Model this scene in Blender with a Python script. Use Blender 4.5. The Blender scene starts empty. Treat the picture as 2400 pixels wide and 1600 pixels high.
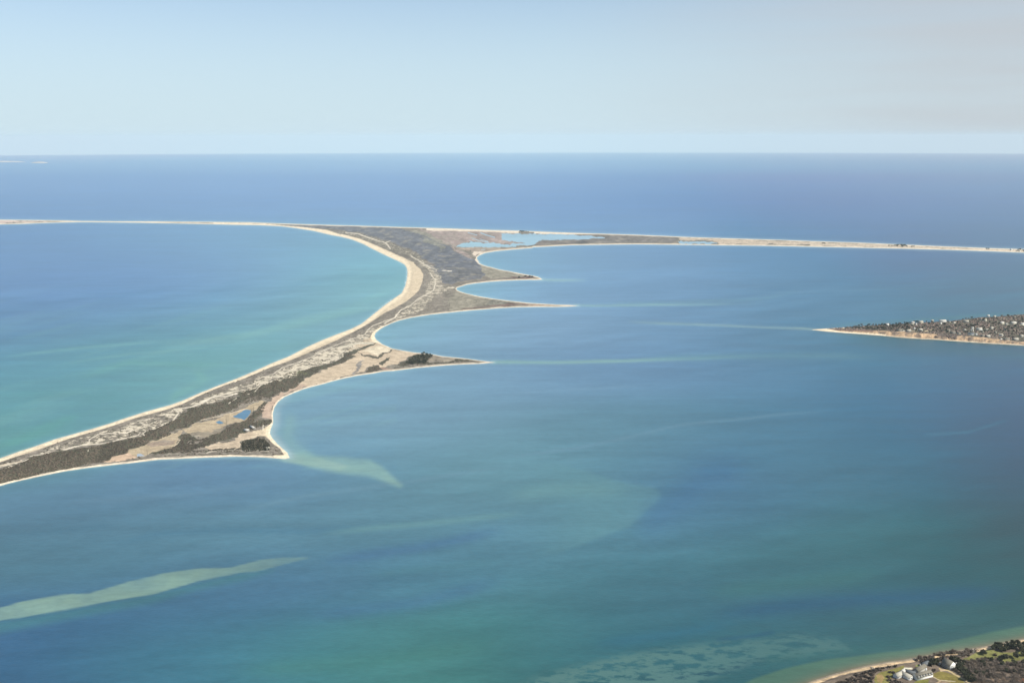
import bpy, math, random
import numpy as np
from mathutils import Matrix, Vector

random.seed(7); RNG = np.random.default_rng(11)
C = bpy.context.scene.collection

# ------------------------------------------------------------------ camera model
H = 700.0                 # height of the aircraft above the water
RE = 6.371e6              # the sea really curves: horizon 94 km out
F = 2400 * 35.0 / 36.0    # focal length in the 2400 px wide frame used for surveying
PITCH = 0.20211; ROLL = math.radians(-0.10)
fw = np.array([0, math.cos(PITCH), -math.sin(PITCH)])
up0 = np.array([0, math.sin(PITCH), math.cos(PITCH)]); rt0 = np.array([1.0, 0, 0])
rt = rt0 * math.cos(ROLL) + up0 * math.sin(ROLL)
up = up0 * math.cos(ROLL) - rt0 * math.sin(ROLL)

def unproj(u, v, h=0.0):
    """survey coordinates -> point at height h above the curved sea"""
    u = np.asarray(u, float); v = np.asarray(v, float)
    d = fw + ((u - 1200) / F)[..., None] * rt + ((800 - v) / F)[..., None] * up
    a = (d[..., 0]**2 + d[..., 1]**2) / (2 * RE); b = d[..., 2]; c = H - h
    disc = np.maximum(b * b - 4 * a * c, 0)
    t = (-b - np.sqrt(disc)) / (2 * a)
    return np.stack([t * d[..., 0], t * d[..., 1], H + t * d[..., 2]], -1)

def proj(P):
    d = np.asarray(P, float) - np.array([0, 0, H])
    w = d @ fw; w = np.where(w < 1, 1, w)
    return 1200 + F * (d @ rt) / w, 800 - F * (d @ up) / w

def drop(x, y): return -(x * x + y * y) / (2 * RE)

# ------------------------------------------------------------------ numeric helpers
def _h(ix, iy, s):
    n = (ix.astype(np.int64) * 374761393 + iy.astype(np.int64) * 668265263 + s * 974634777) & 0x7fffffff
    n = ((n ^ (n >> 13)) * 1274126177) & 0x7fffffff
    return ((n ^ (n >> 16)) & 0xffff) / 65535.0
def vnoise(x, y, s=0):
    ix = np.floor(x); iy = np.floor(y); fx = x - ix; fy = y - iy
    fx = fx * fx * (3 - 2 * fx); fy = fy * fy * (3 - 2 * fy)
    a = _h(ix, iy, s); b = _h(ix + 1, iy, s); c = _h(ix, iy + 1, s); d = _h(ix + 1, iy + 1, s)
    return (a * (1 - fx) + b * fx) * (1 - fy) + (c * (1 - fx) + d * fx) * fy
def fbm(x, y, s=0, o=3):
    r = 0; A = .5; t = 0
    for k in range(o):
        r = r + A * vnoise(x * 2**k, y * 2**k, s + k * 17); t += A; A *= .5
    return r / t
def sstep(a, b, x):
    t = np.clip((x - a) / (b - a), 0, 1); return t * t * (3 - 2 * t)
def inpoly(u, v, P):
    P = np.asarray(P, float); r = np.zeros(u.shape, bool)
    m = (u >= P[:, 0].min()) & (u <= P[:, 0].max()) & (v >= P[:, 1].min()) & (v <= P[:, 1].max())
    if not m.any(): return r
    uu = u[m]; vv = v[m]; k = np.zeros(uu.shape, bool)
    n = len(P)
    for i in range(n):
        x0, y0 = P[i]; x1, y1 = P[(i + 1) % n]
        if y0 == y1: continue
        c = ((y0 > vv) != (y1 > vv)) & (uu < (x1 - x0) * (vv - y0) / (y1 - y0) + x0)
        k ^= c
    r[m] = k; return r
def dline(u, v, P, closed=False, sv=1.0):
    P = np.asarray(P, float); n = len(P); best = np.full(u.shape, 1e9)
    for i in range(n if closed else n - 1):
        x0, y0 = P[i]; x1, y1 = P[(i + 1) % n]
        dx = x1 - x0; dy = (y1 - y0) * sv; L = dx * dx + dy * dy
        if L == 0: continue
        ax = u - x0; ay = (v - y0) * sv
        t = np.clip((ax * dx + ay * dy) / L, 0, 1)
        best = np.minimum(best, (ax - t * dx)**2 + (ay - t * dy)**2)
    return np.sqrt(best)
def softpoly(u, v, P, w):
    """1 inside, fading to 0 over w outside"""
    P = np.asarray(P, float); r = np.zeros(u.shape)
    m = (u >= P[:, 0].min() - w) & (u <= P[:, 0].max() + w) & (v >= P[:, 1].min() - w) & (v <= P[:, 1].max() + w)
    if m.any():
        d = dline(u[m], v[m], P, True); i = inpoly(u[m], v[m], P)
        r[m] = sstep(-w / 2, w / 2, np.where(i, d, -d))
    return r
def lin(c):
    return tuple(((x / 255) / 12.92 if x / 255 <= .04045 else ((x / 255 + .055) / 1.055)**2.4) for x in c)

# frames of the survey sheets: (origin u, origin v, scale)
R = dict(R1=(0, 900, 5.88), R2=(300, 850, 5.88), R3=(550, 680, 5.88), R4=(800, 600, 5.88), R5=(800, 500, 5.88),
         R6=(1000, 500, 5.88), R7=(1400, 520, 4.704), R8=(1900, 540, 4.704), R9=(0, 490, 4.704), R10=(500, 500, 4.704),
         R11=(1050, 600, 6.72), R12=(900, 780, 6.72), R13=(600, 820, 6.72), R14=(400, 980, 6.72), R15=(1050, 500, 9.408),
         R16=(1250, 520, 9.408), S1=(1850, 700, 8.4), S2=(2120, 700, 8.4), F1=(1840, 1440, 8.4), F2=(2120, 1440, 8.4),
         Z1=(0, 560, 2.352), Z2=(0, 1060, 1.96), Z3=(1200, 1060, 1.96), Z4=(1200, 560, 1.96))
def T(k, *pts):
    o = R[k]; return [(o[0] + a / o[2], o[1] + b / o[2]) for a, b in pts]

# ------------------------------------------------------------------ outlines
COATUE = [(-900, 1430), (-400, 1225), (-120, 1113)] + T('R1', (0, 1020), (250, 930), (500, 850), (750, 760), (1000, 690), (1250, 620), (1500, 545), (1750, 460), (2000, 380), (2352, 285)) \
  + T('R2', (750, 520), (1000, 410), (1250, 310), (1500, 215), (1750, 110), (1950, 20)) \
  + T('R3', (500, 1010), (750, 910), (1000, 780), (1200, 690), (1400, 610), (1600, 535), (1750, 460), (1900, 340), (2050, 220), (2200, 110)) \
  + T('R5', (830, 1100), (880, 1000), (905, 900), (912, 800), (900, 750), (870, 705), (800, 665), (700, 620), (550, 550), (400, 475), (300, 422), (150, 362), (0, 325)) \
  + T('R10', (1300, 240), (1100, 193), (900, 162), (750, 143), (500, 131), (250, 127), (0, 121)) \
  + T('R9', (1900, 157), (1500, 150), (1200, 146), (900, 143), (700, 148), (500, 153), (250, 164), (0, 169)) \
  + [(-400, 533), (-900, 545), (-900, 512), (-400, 513)] \
  + T('R9', (0, 118), (400, 122), (700, 126), (900, 132), (1300, 136), (1700, 136), (2352, 142)) \
  + T('R10', (400, 99), (800, 114), (1200, 127), (1600, 137), (2000, 150), (2352, 160)) \
  + T('R6', (400, 212), (800, 228), (1260, 240), (1500, 250), (1900, 265), (2352, 280)) \
  + T('R7', (400, 142), (700, 154), (1000, 168), (1500, 184), (2000, 199), (2352, 212)) \
  + T('R8', (500, 134), (1000, 156), (1500, 178), (2000, 197), (2352, 208)) + [(2800, 602), (3300, 625), (3300, 645), (2800, 614)] \
  + T('R8', (2352, 245), (2000, 230), (1500, 213), (1000, 200), (500, 190), (0, 180)) \
  + T('R7', (1800, 263), (1300, 258), (900, 252), (400, 247), (0, 253)) \
  + T('R6', (2000, 438), (1700, 455), (1560, 462), (1478, 465), (1462, 468), (1455, 476), (1200, 497), (950, 522), (800, 547), (720, 582), (690, 610), (700, 640), (750, 690)) \
  + T('R11', (440, 60), (500, 120), (590, 155), (700, 182), (800, 212), (950, 237), (1100, 267), (1250, 296), (1350, 312), (1420, 330), (1460, 348), (1485, 370),
      (1400, 376), (1250, 375), (1050, 381), (850, 392), (650, 406), (450, 427), (300, 450), (200, 478), (148, 497), (128, 512), (145, 538), (200, 563), (300, 592),
      (420, 620), (560, 647), (700, 670), (850, 690), (1000, 708), (1150, 724), (1300, 740), (1500, 752), (1700, 764), (1900, 770), (2065, 781),
      (1900, 795), (1700, 800), (1400, 800), (1100, 806), (850, 818), (600, 836), (400, 853), (200, 871), (0, 892)) \
  + T('R4', (1250, 803), (1100, 826), (950, 851), (800, 886), (700, 922), (600, 968), (520, 1017), (472, 1060), (455, 1105), (480, 1150), (560, 1212), (700, 1272), (850, 1302), (1000, 1327)) \
  + T('R12', (760, 336), (900, 366), (1100, 386), (1300, 406), (1500, 433), (1650, 453), (1755, 464), (1500, 486), (1250, 494), (1000, 508), (750, 530), (500, 553), (300, 578), (150, 598)) \
  + T('R13', (2016, 337), (1850, 367), (1600, 403), (1400, 443), (1200, 492), (1050, 537), (900, 573), (750, 615), (600, 673), (450, 738), (352, 812), (292, 900), (264, 1000), (270, 1110)) \
  + T('R14', (1614, 60), (1600, 110), (1575, 170), (1562, 240), (1600, 310), (1680, 400), (1770, 480), (1838, 540), (1858, 590), (1876, 620), (1800, 638), (1650, 628), (1450, 612),
      (1200, 603), (1000, 602), (700, 612), (400, 622)) \
  + T('R1', (2352, 1032), (2200, 1037), (2000, 1062), (1800, 1087), (1500, 1118), (1200, 1153), (900, 1198), (600, 1257), (300, 1323), (150, 1358), (0, 1400)) \
  + [(-120, 1178), (-400, 1300), (-900, 1560)]

POINT = T('S1', (450, 611), (700, 641), (1000, 666), (1300, 687), (1600, 708), (1850, 728), (2100, 757), (2352, 775)) \
  + T('S2', (300, 790), (600, 805), (900, 830), (1200, 850), (1400, 864), (1700, 884), (2000, 900), (2352, 924)) + [(2700, 850), (3100, 900), (3100, 640), (2700, 705)] \
  + T('S2', (2352, 305), (1800, 352), (1500, 365), (1200, 402), (900, 440), (600, 455), (300, 470)) \
  + T('S1', (2200, 490), (2000, 502), (1600, 526), (1200, 552), (1000, 568), (700, 587), (450, 606))

NEAR = T('F1', (-700, 1900), (100, 1480), (500, 1310), (700, 1245), (1000, 1150), (1300, 1070), (1600, 1000), (2000, 925), (2352, 882)) \
  + T('F2', (300, 822), (600, 770), (900, 722), (1200, 680), (1500, 630), (1800, 575), (2100, 515), (2352, 462)) \
  + [(2700, 1440), (3200, 1330), (3600, 1300), (3600, 2300), (1500, 2300)]

SANDBARS = [T('R9', (0, 0))]
def sdist(u, v, P):
    u = np.asarray(u, float); v = np.asarray(v, float)
    d = dline(u, v, P, True); return np.where(inpoly(u, v, P), d, -d)

# ------------------------------------------------------------------ mesh helper
def new_mesh(name, verts, faces, mat, smooth=False, cols=None, parent=None, loc=None):
    me = bpy.data.meshes.new(name)
    verts = np.asarray(verts, np.float32).reshape(-1, 3)
    me.vertices.add(len(verts)); me.vertices.foreach_set('co', verts.ravel())
    if isinstance(faces, np.ndarray):
        nf, k = faces.shape; tot = np.full(nf, k, np.int32); idx = faces.ravel().astype(np.int32)
    else:
        tot = np.array([len(f) for f in faces], np.int32); idx = np.array([i for f in faces for i in f], np.int32); nf = len(faces)
    me.loops.add(len(idx)); me.loops.foreach_set('vertex_index', idx)
    me.polygons.add(nf)
    st = np.zeros(nf, np.int32); st[1:] = np.cumsum(tot)[:-1]
    me.polygons.foreach_set('loop_start', st); me.polygons.foreach_set('loop_total', tot)
    if smooth: me.polygons.foreach_set('use_smooth', np.ones(nf, bool))
    for k, a in (cols or {}).items():
        a = np.asarray(a, np.float32)
        if a.ndim == 1:
            at = me.attributes.new(k, 'FLOAT', 'POINT'); at.data.foreach_set('value', a)
        else:
            at = me.attributes.new(k, 'FLOAT_COLOR', 'POINT')
            at.data.foreach_set('color', np.concatenate([a, np.ones((len(a), 1), np.float32)], 1).ravel())
    if mat is not None: me.materials.append(mat)
    me.update(calc_edges=True); me.validate()
    o = bpy.data.objects.new(name, me); C.objects.link(o)
    if parent is not None: o.parent = parent
    if loc is not None: o.location = loc
    return o
def tag(o, label=None, cat=None, group=None, kind=None):
    for k, x in (('label', label), ('category', cat), ('group', group), ('kind', kind)):
        if x: o[k] = x
    return o

# ------------------------------------------------------------------ materials
def mat(name):
    m = bpy.data.materials.new(name); m.use_nodes = True
    nt = m.node_tree; nt.nodes.clear()
    o = nt.nodes.new('ShaderNodeOutputMaterial'); b = nt.nodes.new('ShaderNodeBsdfPrincipled')
    nt.links.new(b.outputs[0], o.inputs[0]); return m, nt, b
def N(nt, t, **kw):
    n = nt.nodes.new(t)
    for k, x in kw.items():
        if k.startswith('i_'):
            n.inputs[k[2:].replace('_', ' ')].default_value = x
        else: setattr(n, k, x)
    return n
def mixc(nt, fac, a, b, typ='MIX'):
    n = nt.nodes.new('ShaderNodeMix'); n.data_type = 'RGBA'; n.blend_type = typ
    for s, x in ((n.inputs[0], fac), (n.inputs[6], a), (n.inputs[7], b)):
        if isinstance(x, bpy.types.NodeSocket): nt.links.new(x, s)
        else: s.default_value = x if not isinstance(x, tuple) or len(x) == 4 else (*x, 1)
    return n.outputs[2]
def mth(nt, op, a, b=0.0, c=0.0):
    n = nt.nodes.new('ShaderNodeMath'); n.operation = op
    for s, x in zip(n.inputs, (a, b, c)):
        if isinstance(x, bpy.types.NodeSocket): nt.links.new(x, s)
        else: s.default_value = x
    return n.outputs[0]
def ramp(nt, x, a, b, lo=0.0, hi=1.0):
    n = nt.nodes.new('ShaderNodeMapRange'); n.interpolation_type = 'SMOOTHSTEP'
    nt.links.new(x, n.inputs[0])
    for i, q in ((1, a), (2, b), (3, lo), (4, hi)):
        if isinstance(q, bpy.types.NodeSocket): nt.links.new(q, n.inputs[i])
        else: n.inputs[i].default_value = q
    return n.outputs[0]
def noise(nt, scale, detail=3, rough=.55, sc=(1, 1, 1), rot=0.0):
    g = nt.nodes.new('ShaderNodeNewGeometry'); mp = nt.nodes.new('ShaderNodeMapping')
    mp.inputs['Scale'].default_value = sc; mp.inputs['Rotation'].default_value = (0, 0, rot)
    nt.links.new(g.outputs['Position'], mp.inputs[0])
    n = N(nt, 'ShaderNodeTexNoise'); n.inputs['Scale'].default_value = scale
    n.inputs['Detail'].default_value = detail; n.inputs['Roughness'].default_value = rough
    nt.links.new(mp.outputs[0], n.inputs['Vector']); return n.outputs[0]

def simple(name, col, rough=.85, var=.15, scale=.6):
    m, nt, b = mat(name)
    n = noise(nt, scale, 3)
    f = ramp(nt, n, .3, .7, 1 - var, 1 + var)
    c = mixc(nt, 1.0, (*col, 1), f, 'MULTIPLY')
    nt.links.new(c, b.inputs['Base Color']); b.inputs['Roughness'].default_value = rough
    b.inputs['Specular IOR Level'].default_value = .25
    return m

# land: cover colour is surveyed per vertex, grain / clumps / sand blow-outs come from noise
def land_material():
    m, nt, b = mat('coastal_ground')
    a = N(nt, 'ShaderNodeAttribute', attribute_name='cover'); p = N(nt, 'ShaderNodeAttribute', attribute_name='patch')
    s = N(nt, 'ShaderNodeAttribute', attribute_name='scrub')
    n1 = noise(nt, .05, 5, .65); n2 = noise(nt, .3, 3)
    grain = mth(nt, 'MULTIPLY', ramp(nt, n1, .28, .72, .78, 1.22), ramp(nt, n2, .3, .7, .84, 1.16))
    c = mixc(nt, 1.0, a.outputs['Color'], grain, 'MULTIPLY')
    # dark scrub clumps
    v = noise(nt, .11, 4, .7)
    th = mth(nt, 'SUBTRACT', .78, mth(nt, 'MULTIPLY', s.outputs['Fac'], .48))
    cl = ramp(nt, v, mth(nt, 'SUBTRACT', th, .035), mth(nt, 'ADD', th, .035))
    vc = mixc(nt, ramp(nt, n2, .35, .65), (.050, .048, .032, 1), (.090, .085, .055, 1))
    c = mixc(nt, mth(nt, 'MULTIPLY', cl, mth(nt, 'MINIMUM', mth(nt, 'MULTIPLY', s.outputs['Fac'], 3.0), .85)), c, vc)
    # sand blow-outs
    w = noise(nt, .030, 7, .78, (1, 1.0, 1), 0)
    th2 = mth(nt, 'SUBTRACT', .80, mth(nt, 'MULTIPLY', p.outputs['Fac'], .40))
    w = mth(nt, 'ADD', w, mth(nt, 'MULTIPLY', mth(nt, 'SUBTRACT', noise(nt, .09, 3, .6), .5), .45)); sd = ramp(nt, w, mth(nt, 'SUBTRACT', th2, .03), mth(nt, 'ADD', th2, .03))
    sand = mixc(nt, ramp(nt, n2, .3, .7), (.43, .375, .28, 1), (.55, .485, .37, 1))
    c = mixc(nt, sd, c, sand)
    nt.links.new(c, b.inputs['Base Color']); b.inputs['Roughness'].default_value = .95
    b.inputs['Specular IOR Level'].default_value = .1
    return m

def water_material():
    m, nt, b = mat('sea_water')
    a = N(nt, 'ShaderNodeAttribute', attribute_name='tint'); e = N(nt, 'ShaderNodeAttribute', attribute_name='eelgrass')
    w = N(nt, 'ShaderNodeAttribute', attribute_name='foam'); rp = N(nt, 'ShaderNodeAttribute', attribute_name='ripple')
    # wind streaks and current bands at several scales
    s1 = noise(nt, .0016, 4, .55, (.45, 1.6, 1), math.radians(-12))
    s2 = noise(nt, .012, 6, .66, (.30, 1.5, 1), math.radians(-14))
    s3 = noise(nt, .10, 3, .6, (.5, 1.2, 1), math.radians(-8))
    f = mth(nt, 'MULTIPLY', ramp(nt, s1, .3, .7, .93, 1.07), ramp(nt, s2, .3, .7, .91, 1.09))
    f = mth(nt, 'MULTIPLY', f, ramp(nt, s3, .38, .62, .95, 1.05))
    c = mixc(nt, 1.0, a.outputs['Color'], f, 'MULTIPLY')
    g = noise(nt, .055, 5, .68, (.6, 1.3, 1), math.radians(28))
    em = ramp(nt, g, .42, .53)
    c = mixc(nt, mth(nt, 'MULTIPLY', em, e.outputs['Fac']), c, (.052, .122, .112, 1))
    fo = noise(nt, .12, 4, .7)
    c = mixc(nt, mth(nt, 'MULTIPLY', ramp(nt, fo, .50, .58), w.outputs['Fac']), c, (.75, .77, .76, 1))
    nt.links.new(c, b.inputs['Base Color'])
    b.inputs['Roughness'].default_value = .32; b.inputs['IOR'].default_value = 1.33
    b.inputs['Specular IOR Level'].default_value = .5
    bn = noise(nt, .22, 4, .65, (.7, 1.25, 1), math.radians(-20))
    bp = N(nt, 'ShaderNodeBump'); bp.inputs['Strength'].default_value = .5; bp.inputs['Distance'].default_value = .7
    nt.links.new(bn, bp.inputs['Height']); nt.links.new(bp.outputs[0], b.inputs['Normal'])
    return m

M_LAND = land_material(); M_SEA = water_material()

# ------------------------------------------------------------------ land cover tables (albedos)
SAND = (.60, .50, .35); WETSAND = (.50, .41, .29); TAN = (.33, .265, .175); TAN2 = (.40, .32, .225)
HEATH = (.172, .148, .118); DARK = (.058, .049, .034); GREEN = (.115, .118, .062); RUST = (.20, .14, .11)
HAZYH = (.106, .110, .122); FARMARSH = (.24, .19, .165); PALEH = (.205, .185, .14); PALE = (.56, .50, .39)  # far heath carries some of the distant haze's blue in its colour

COVER = [  # (polygon, colour, scrub density)
  (T('R1', (0, 1190), (150, 1165), (330, 1095), (420, 1030), (680, 965), (900, 935), (1210, 890), (1500, 825), (1750, 770), (1960, 730), (2150, 640), (2352, 560), (2352, 720), (2100, 790), (1950, 870), (1800, 900),
     (1780, 960), (1560, 1010), (1430, 1080), (1200, 1105), (1000, 1160), (700, 1205), (400, 1300), (150, 1345), (0, 1390), (-600, 1650), (-600, 1450)), DARK, .95),
  (T('R2', (230, 960), (600, 830), (640, 800), (850, 640), (1050, 600), (1250, 560), (1500, 500), (1550, 420), (1800, 350), (2000, 290), (2352, 240), (2352, 330), (2050, 440), (1990, 480), (1700, 560),
     (1500, 640), (1200, 740), (1000, 800), (800, 900), (700, 940), (400, 1010), (250, 1030)), (.10, .092, .066), .75),
  (T('R13', (500, 370), (700, 350), (900, 290), (1200, 230), (1350, 160), (1400, 80), (1500, 60), (1650, 40), (1500, 130), (1450, 190), (1200, 270), (1000, 350), (900, 420), (750, 450), (720, 520), (600, 590),
     (360, 690), (150, 800), (0, 800), (0, 660), (100, 560), (250, 520), (400, 450)), (.10, .092, .066), .72),
  (T('R13', (480, 370), (600, 340), (750, 350), (780, 390), (650, 420), (500, 410)), GREEN, .1),
  (T('R2', (1500, 560), (1750, 480), (2000, 480), (1900, 560), (1700, 600), (1480, 690)), HEATH, .35),
  (T('R2', (780, 930), (950, 840), (1200, 790), (1500, 680), (1700, 580), (1860, 530), (1880, 560), (1750, 650), (1650, 790), (1450, 840), (1350, 870), (1300, 960), (1100, 1040), (960, 1030), (800, 970)), TAN, 0),
  (T('R2', (1130, 960), (1300, 900), (1340, 920), (1300, 960), (1100, 1030), (960, 1040), (850, 1010), (980, 960)), (.20, .17, .125), .1),
  (T('R2', (0, 1200), (100, 1190), (380, 1080), (700, 960), (780, 960), (740, 1000), (720, 1060), (660, 1150), (560, 1195), (300, 1275), (0, 1300)), TAN, 0),
  (T('R2', (250, 1130), (480, 1075), (660, 1085), (640, 1130), (450, 1160), (300, 1180)), (.25, .195, .145), 0),
  (T('R1', (1430, 1085), (1560, 1010), (1780, 965), (1850, 1000), (1900, 1010), (1700, 1060), (1500, 1080)), (.40, .29, .20), 0),
  (T('R2', (720, 1010), (850, 1000), (900, 1040), (980, 1080), (1300, 960), (1450, 860), (1600, 800), (1750, 700), (1850, 560), (1900, 560), (1870, 680), (1780, 780), (1700, 830), (1980, 790), (1960, 850),
     (1800, 900), (1650, 960), (1500, 1040), (1300, 1080), (1150, 1140), (1000, 1190), (900, 1220), (720, 1240), (300, 1275), (330, 1250), (560, 1200), (680, 1130), (740, 1070)), (.085, .078, .055), .8),
  (T('R2', (820, 1080), (960, 1080), (1150, 1030), (1000, 1110), (850, 1150), (800, 1110)), HEATH, .2),
  (T('R2', (1000, 1180), (900, 1200), (850, 1230), (980, 1240), (1020, 1210)), HEATH, .2),
  (T('R14', (520, 480), (750, 400), (1000, 350), (1060, 290), (1100, 250), (1300, 230), (1400, 270), (1290, 330), (1150, 360), (1100, 400), (1090, 470), (1000, 500), (800, 490), (620, 510)), TAN2, 0),
  (T('R14', (560, 520), (700, 505), (880, 490), (1120, 480), (1120, 530), (900, 545), (700, 535)), (.085, .07, .055), .6),
  (T('R14', (0, 520), (180, 500), (400, 520), (560, 520), (560, 545), (0, 560)), (.13, .11, .09), .5),
  (T('R13', (740, 480), (950, 400), (1150, 290), (1400, 220), (1500, 150), (1560, 80), (1700, 120), (1900, 170), (1880, 230), (1750, 300), (1700, 350), (1500, 400), (1200, 480), (1000, 530), (850, 570), (700, 560)), TAN2, 0),
  (T('R13', (1560, 320), (1640, 180), (1700, 180), (1640, 300), (1560, 400), (1500, 390)), (.20, .18, .16), .1),
  (T('R12', (-600, 300), (-300, 100), (-80, 60), (160, 270), (350, 300), (560, 325), (430, 385), (340, 450), (200, 510), (0, 550), (-60, 560), (-200, 480)), TAN2, 0),
  (T('R13', (1680, 30), (1750, 0), (1900, -50), (2000, -60), (2150, -10), (2050, 50), (1900, 110), (1800, 60)), (.50, .43, .31), 0),
  (T('R13', (100, 900), (170, 850), (250, 780), (500, 640), (740, 555), (820, 560), (500, 690), (300, 820), (255, 960), (245, 1090), (130, 1080), (80, 1000)), (.36, .27, .20), .05),
  (T('R13', (1720, 350), (1800, 300), (1850, 250), (1900, 245), (1930, 285), (2070, 298), (1950, 318), (1750, 355)), (.085, .055, .045), .7),
  (T('R13', (1900, 240), (1960, 190), (2060, 130), (2110, 120), (2090, 150), (2020, 210), (1960, 245)), (.085, .07, .055), .8),
  (T('R13', (1600, 30), (1700, 90), (1900, 115), (2050, 50), (2150, -10), (2150, 15), (2000, 110), (1900, 140), (1700, 115)), (.10, .085, .065), .6),
  (T('R4', (0, 1400), (50, 1320), (250, 1280), (380, 1230), (480, 1195), (440, 1240), (300, 1290), (140, 1370), (120, 1430), (0, 1500)), (.095, .085, .065), .7),
  (T('R12', (-60, 560), (0, 555), (150, 570), (0, 590)), (.25, .16, .12), 0),
  (T('R12', (190, 520), (330, 480), (380, 440), (440, 380), (560, 340), (600, 320), (720, 335), (780, 365), (720, 420), (680, 470), (760, 480), (1000, 460), (1200, 410), (1520, 435), (1300, 460), (1000, 478), (700, 502), (400, 508), (250, 530)), (.075, .070, .058), .85),
  (T('R12', (700, 430), (800, 380), (900, 410), (1100, 410), (1150, 450), (900, 440), (760, 455)), (.22, .185, .135), .3),
  (T('R14', (1120, 400), (1160, 360), (1300, 350), (1380, 320), (1480, 350), (1540, 400), (1570, 450), (1560, 510), (1480, 520), (1300, 525), (1150, 530), (1120, 480)), (.075, .065, .045), 0.9),
  # the broad heath of the neck
  (T('R5', (1150, 700), (1280, 730), (1400, 640), (1550, 700), (1800, 620), (1900, 700), (1960, 780), (2020, 840), (1900, 900), (1700, 930), (1560, 980), (1400, 960), (1330, 870), (1250, 790)), (.108, .108, .114), .42),
  (T('R10', (700, 130), (1000, 130), (1300, 142), (1800, 150), (2050, 170), (2352, 250), (2352, 520), (2200, 420), (2000, 330), (1800, 280), (1500, 190), (1100, 160)), HAZYH, .0),
  (T('R5', (0, 185), (600, 195), (850, 215), (1100, 270), (1300, 380), (1500, 470), (1560, 540), (1750, 600), (1850, 640), (1950, 740), (1900, 760), (1300, 740), (1150, 620), (900, 480), (640, 370), (300, 270), (0, 240)), HAZYH, .0),
  (T('R5', (840, 215), (1000, 235), (1250, 300), (1500, 440), (1480, 460), (1250, 360), (1000, 260)), (.20, .185, .145), 0),
  (T('R5', (1080, 330), (1250, 370), (1430, 470), (1400, 530), (1300, 460), (1150, 390)), (.17, .165, .135), .1),
  (T('R5', (1050, 215), (1500, 225), (1750, 245), (1760, 300), (1850, 350), (1650, 430), (1560, 470), (1700, 540), (1830, 620), (1750, 620), (1600, 540), (1450, 430), (1200, 270)), FARMARSH, 0),
  (T('R6', (560, 250), (900, 250), (1240, 275), (1280, 330), (1410, 360), (1400, 400), (1260, 420), (1050, 430), (780, 410), (640, 380), (560, 320)), FARMARSH, 0),
  (T('R6', (400, 470), (700, 465), (1200, 470), (1450, 472), (1150, 500), (900, 530), (780, 545), (600, 540)), (.27, .215, .165), .1),
  (T('R6', (620, 545), (750, 535), (820, 530), (740, 570), (680, 590), (640, 570)), (.50, .42, .33), .0),
  # cusp spits
  (T('R11', (520, 150), (640, 165), (800, 215), (1100, 270), (1250, 300), (1100, 335), (900, 350), (640, 360), (540, 250)), PALEH, .12),
  (T('R11', (420, 420), (650, 385), (850, 368), (1000, 345), (1150, 320), (1280, 300), (1420, 335), (1380, 350), (1050, 360), (750, 375), (500, 395)), (.12, .075, .062), .3),
  (T('R11', (150, 560), (300, 600), (560, 655), (700, 680), (640, 760), (300, 830), (100, 850), (0, 870), (0, 700)), PALEH, .22),
  (T('R11', (700, 680), (760, 670), (950, 690), (1000, 720), (1100, 740), (900, 780), (600, 800), (640, 740)), (.16, .15, .12), .5),
  (T('R11', (150, 850), (400, 815), (700, 790), (950, 740), (1250, 755), (1250, 775), (850, 790), (500, 825), (200, 850)), (.13, .085, .068), .2),
  (T('R11', (1250, 755), (1600, 758), (1820, 768), (1700, 775), (1250, 777)), (.25, .18, .13), .3),
  # far strip
  (T('R9', (-900, 125), (0, 125), (500, 133), (560, 140), (250, 152), (-900, 160)), (.42, .33, .28), 0),
  (T('R7', (-700, 90), (-300, 110), (0, 140), (650, 160), (900, 185), (800, 235), (400, 225), (0, 235), (-700, 260)), (.135, .120, .105), .08),
  (T('R16', (20, 530), (110, 460), (180, 420), (900, 395), (1230, 420), (1230, 470), (900, 490), (400, 520), (150, 535)), (.135, .115, .100), .3),
  (T('R16', (880, 460), (1100, 420), (1210, 440), (1200, 465), (900, 480)), (.075, .070, .065), .3),
  (T('R7', (880, 170), (1300, 185), (2352, 225), (2352, 252), (1800, 248), (1340, 250), (1300, 215), (900, 200)), (.46, .37, .275), .25),
  (T('R8', (0, 130), (1000, 165), (2352, 215), (2352, 235), (1500, 207), (0, 172)), (.47, .385, .29), .22),
]
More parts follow.
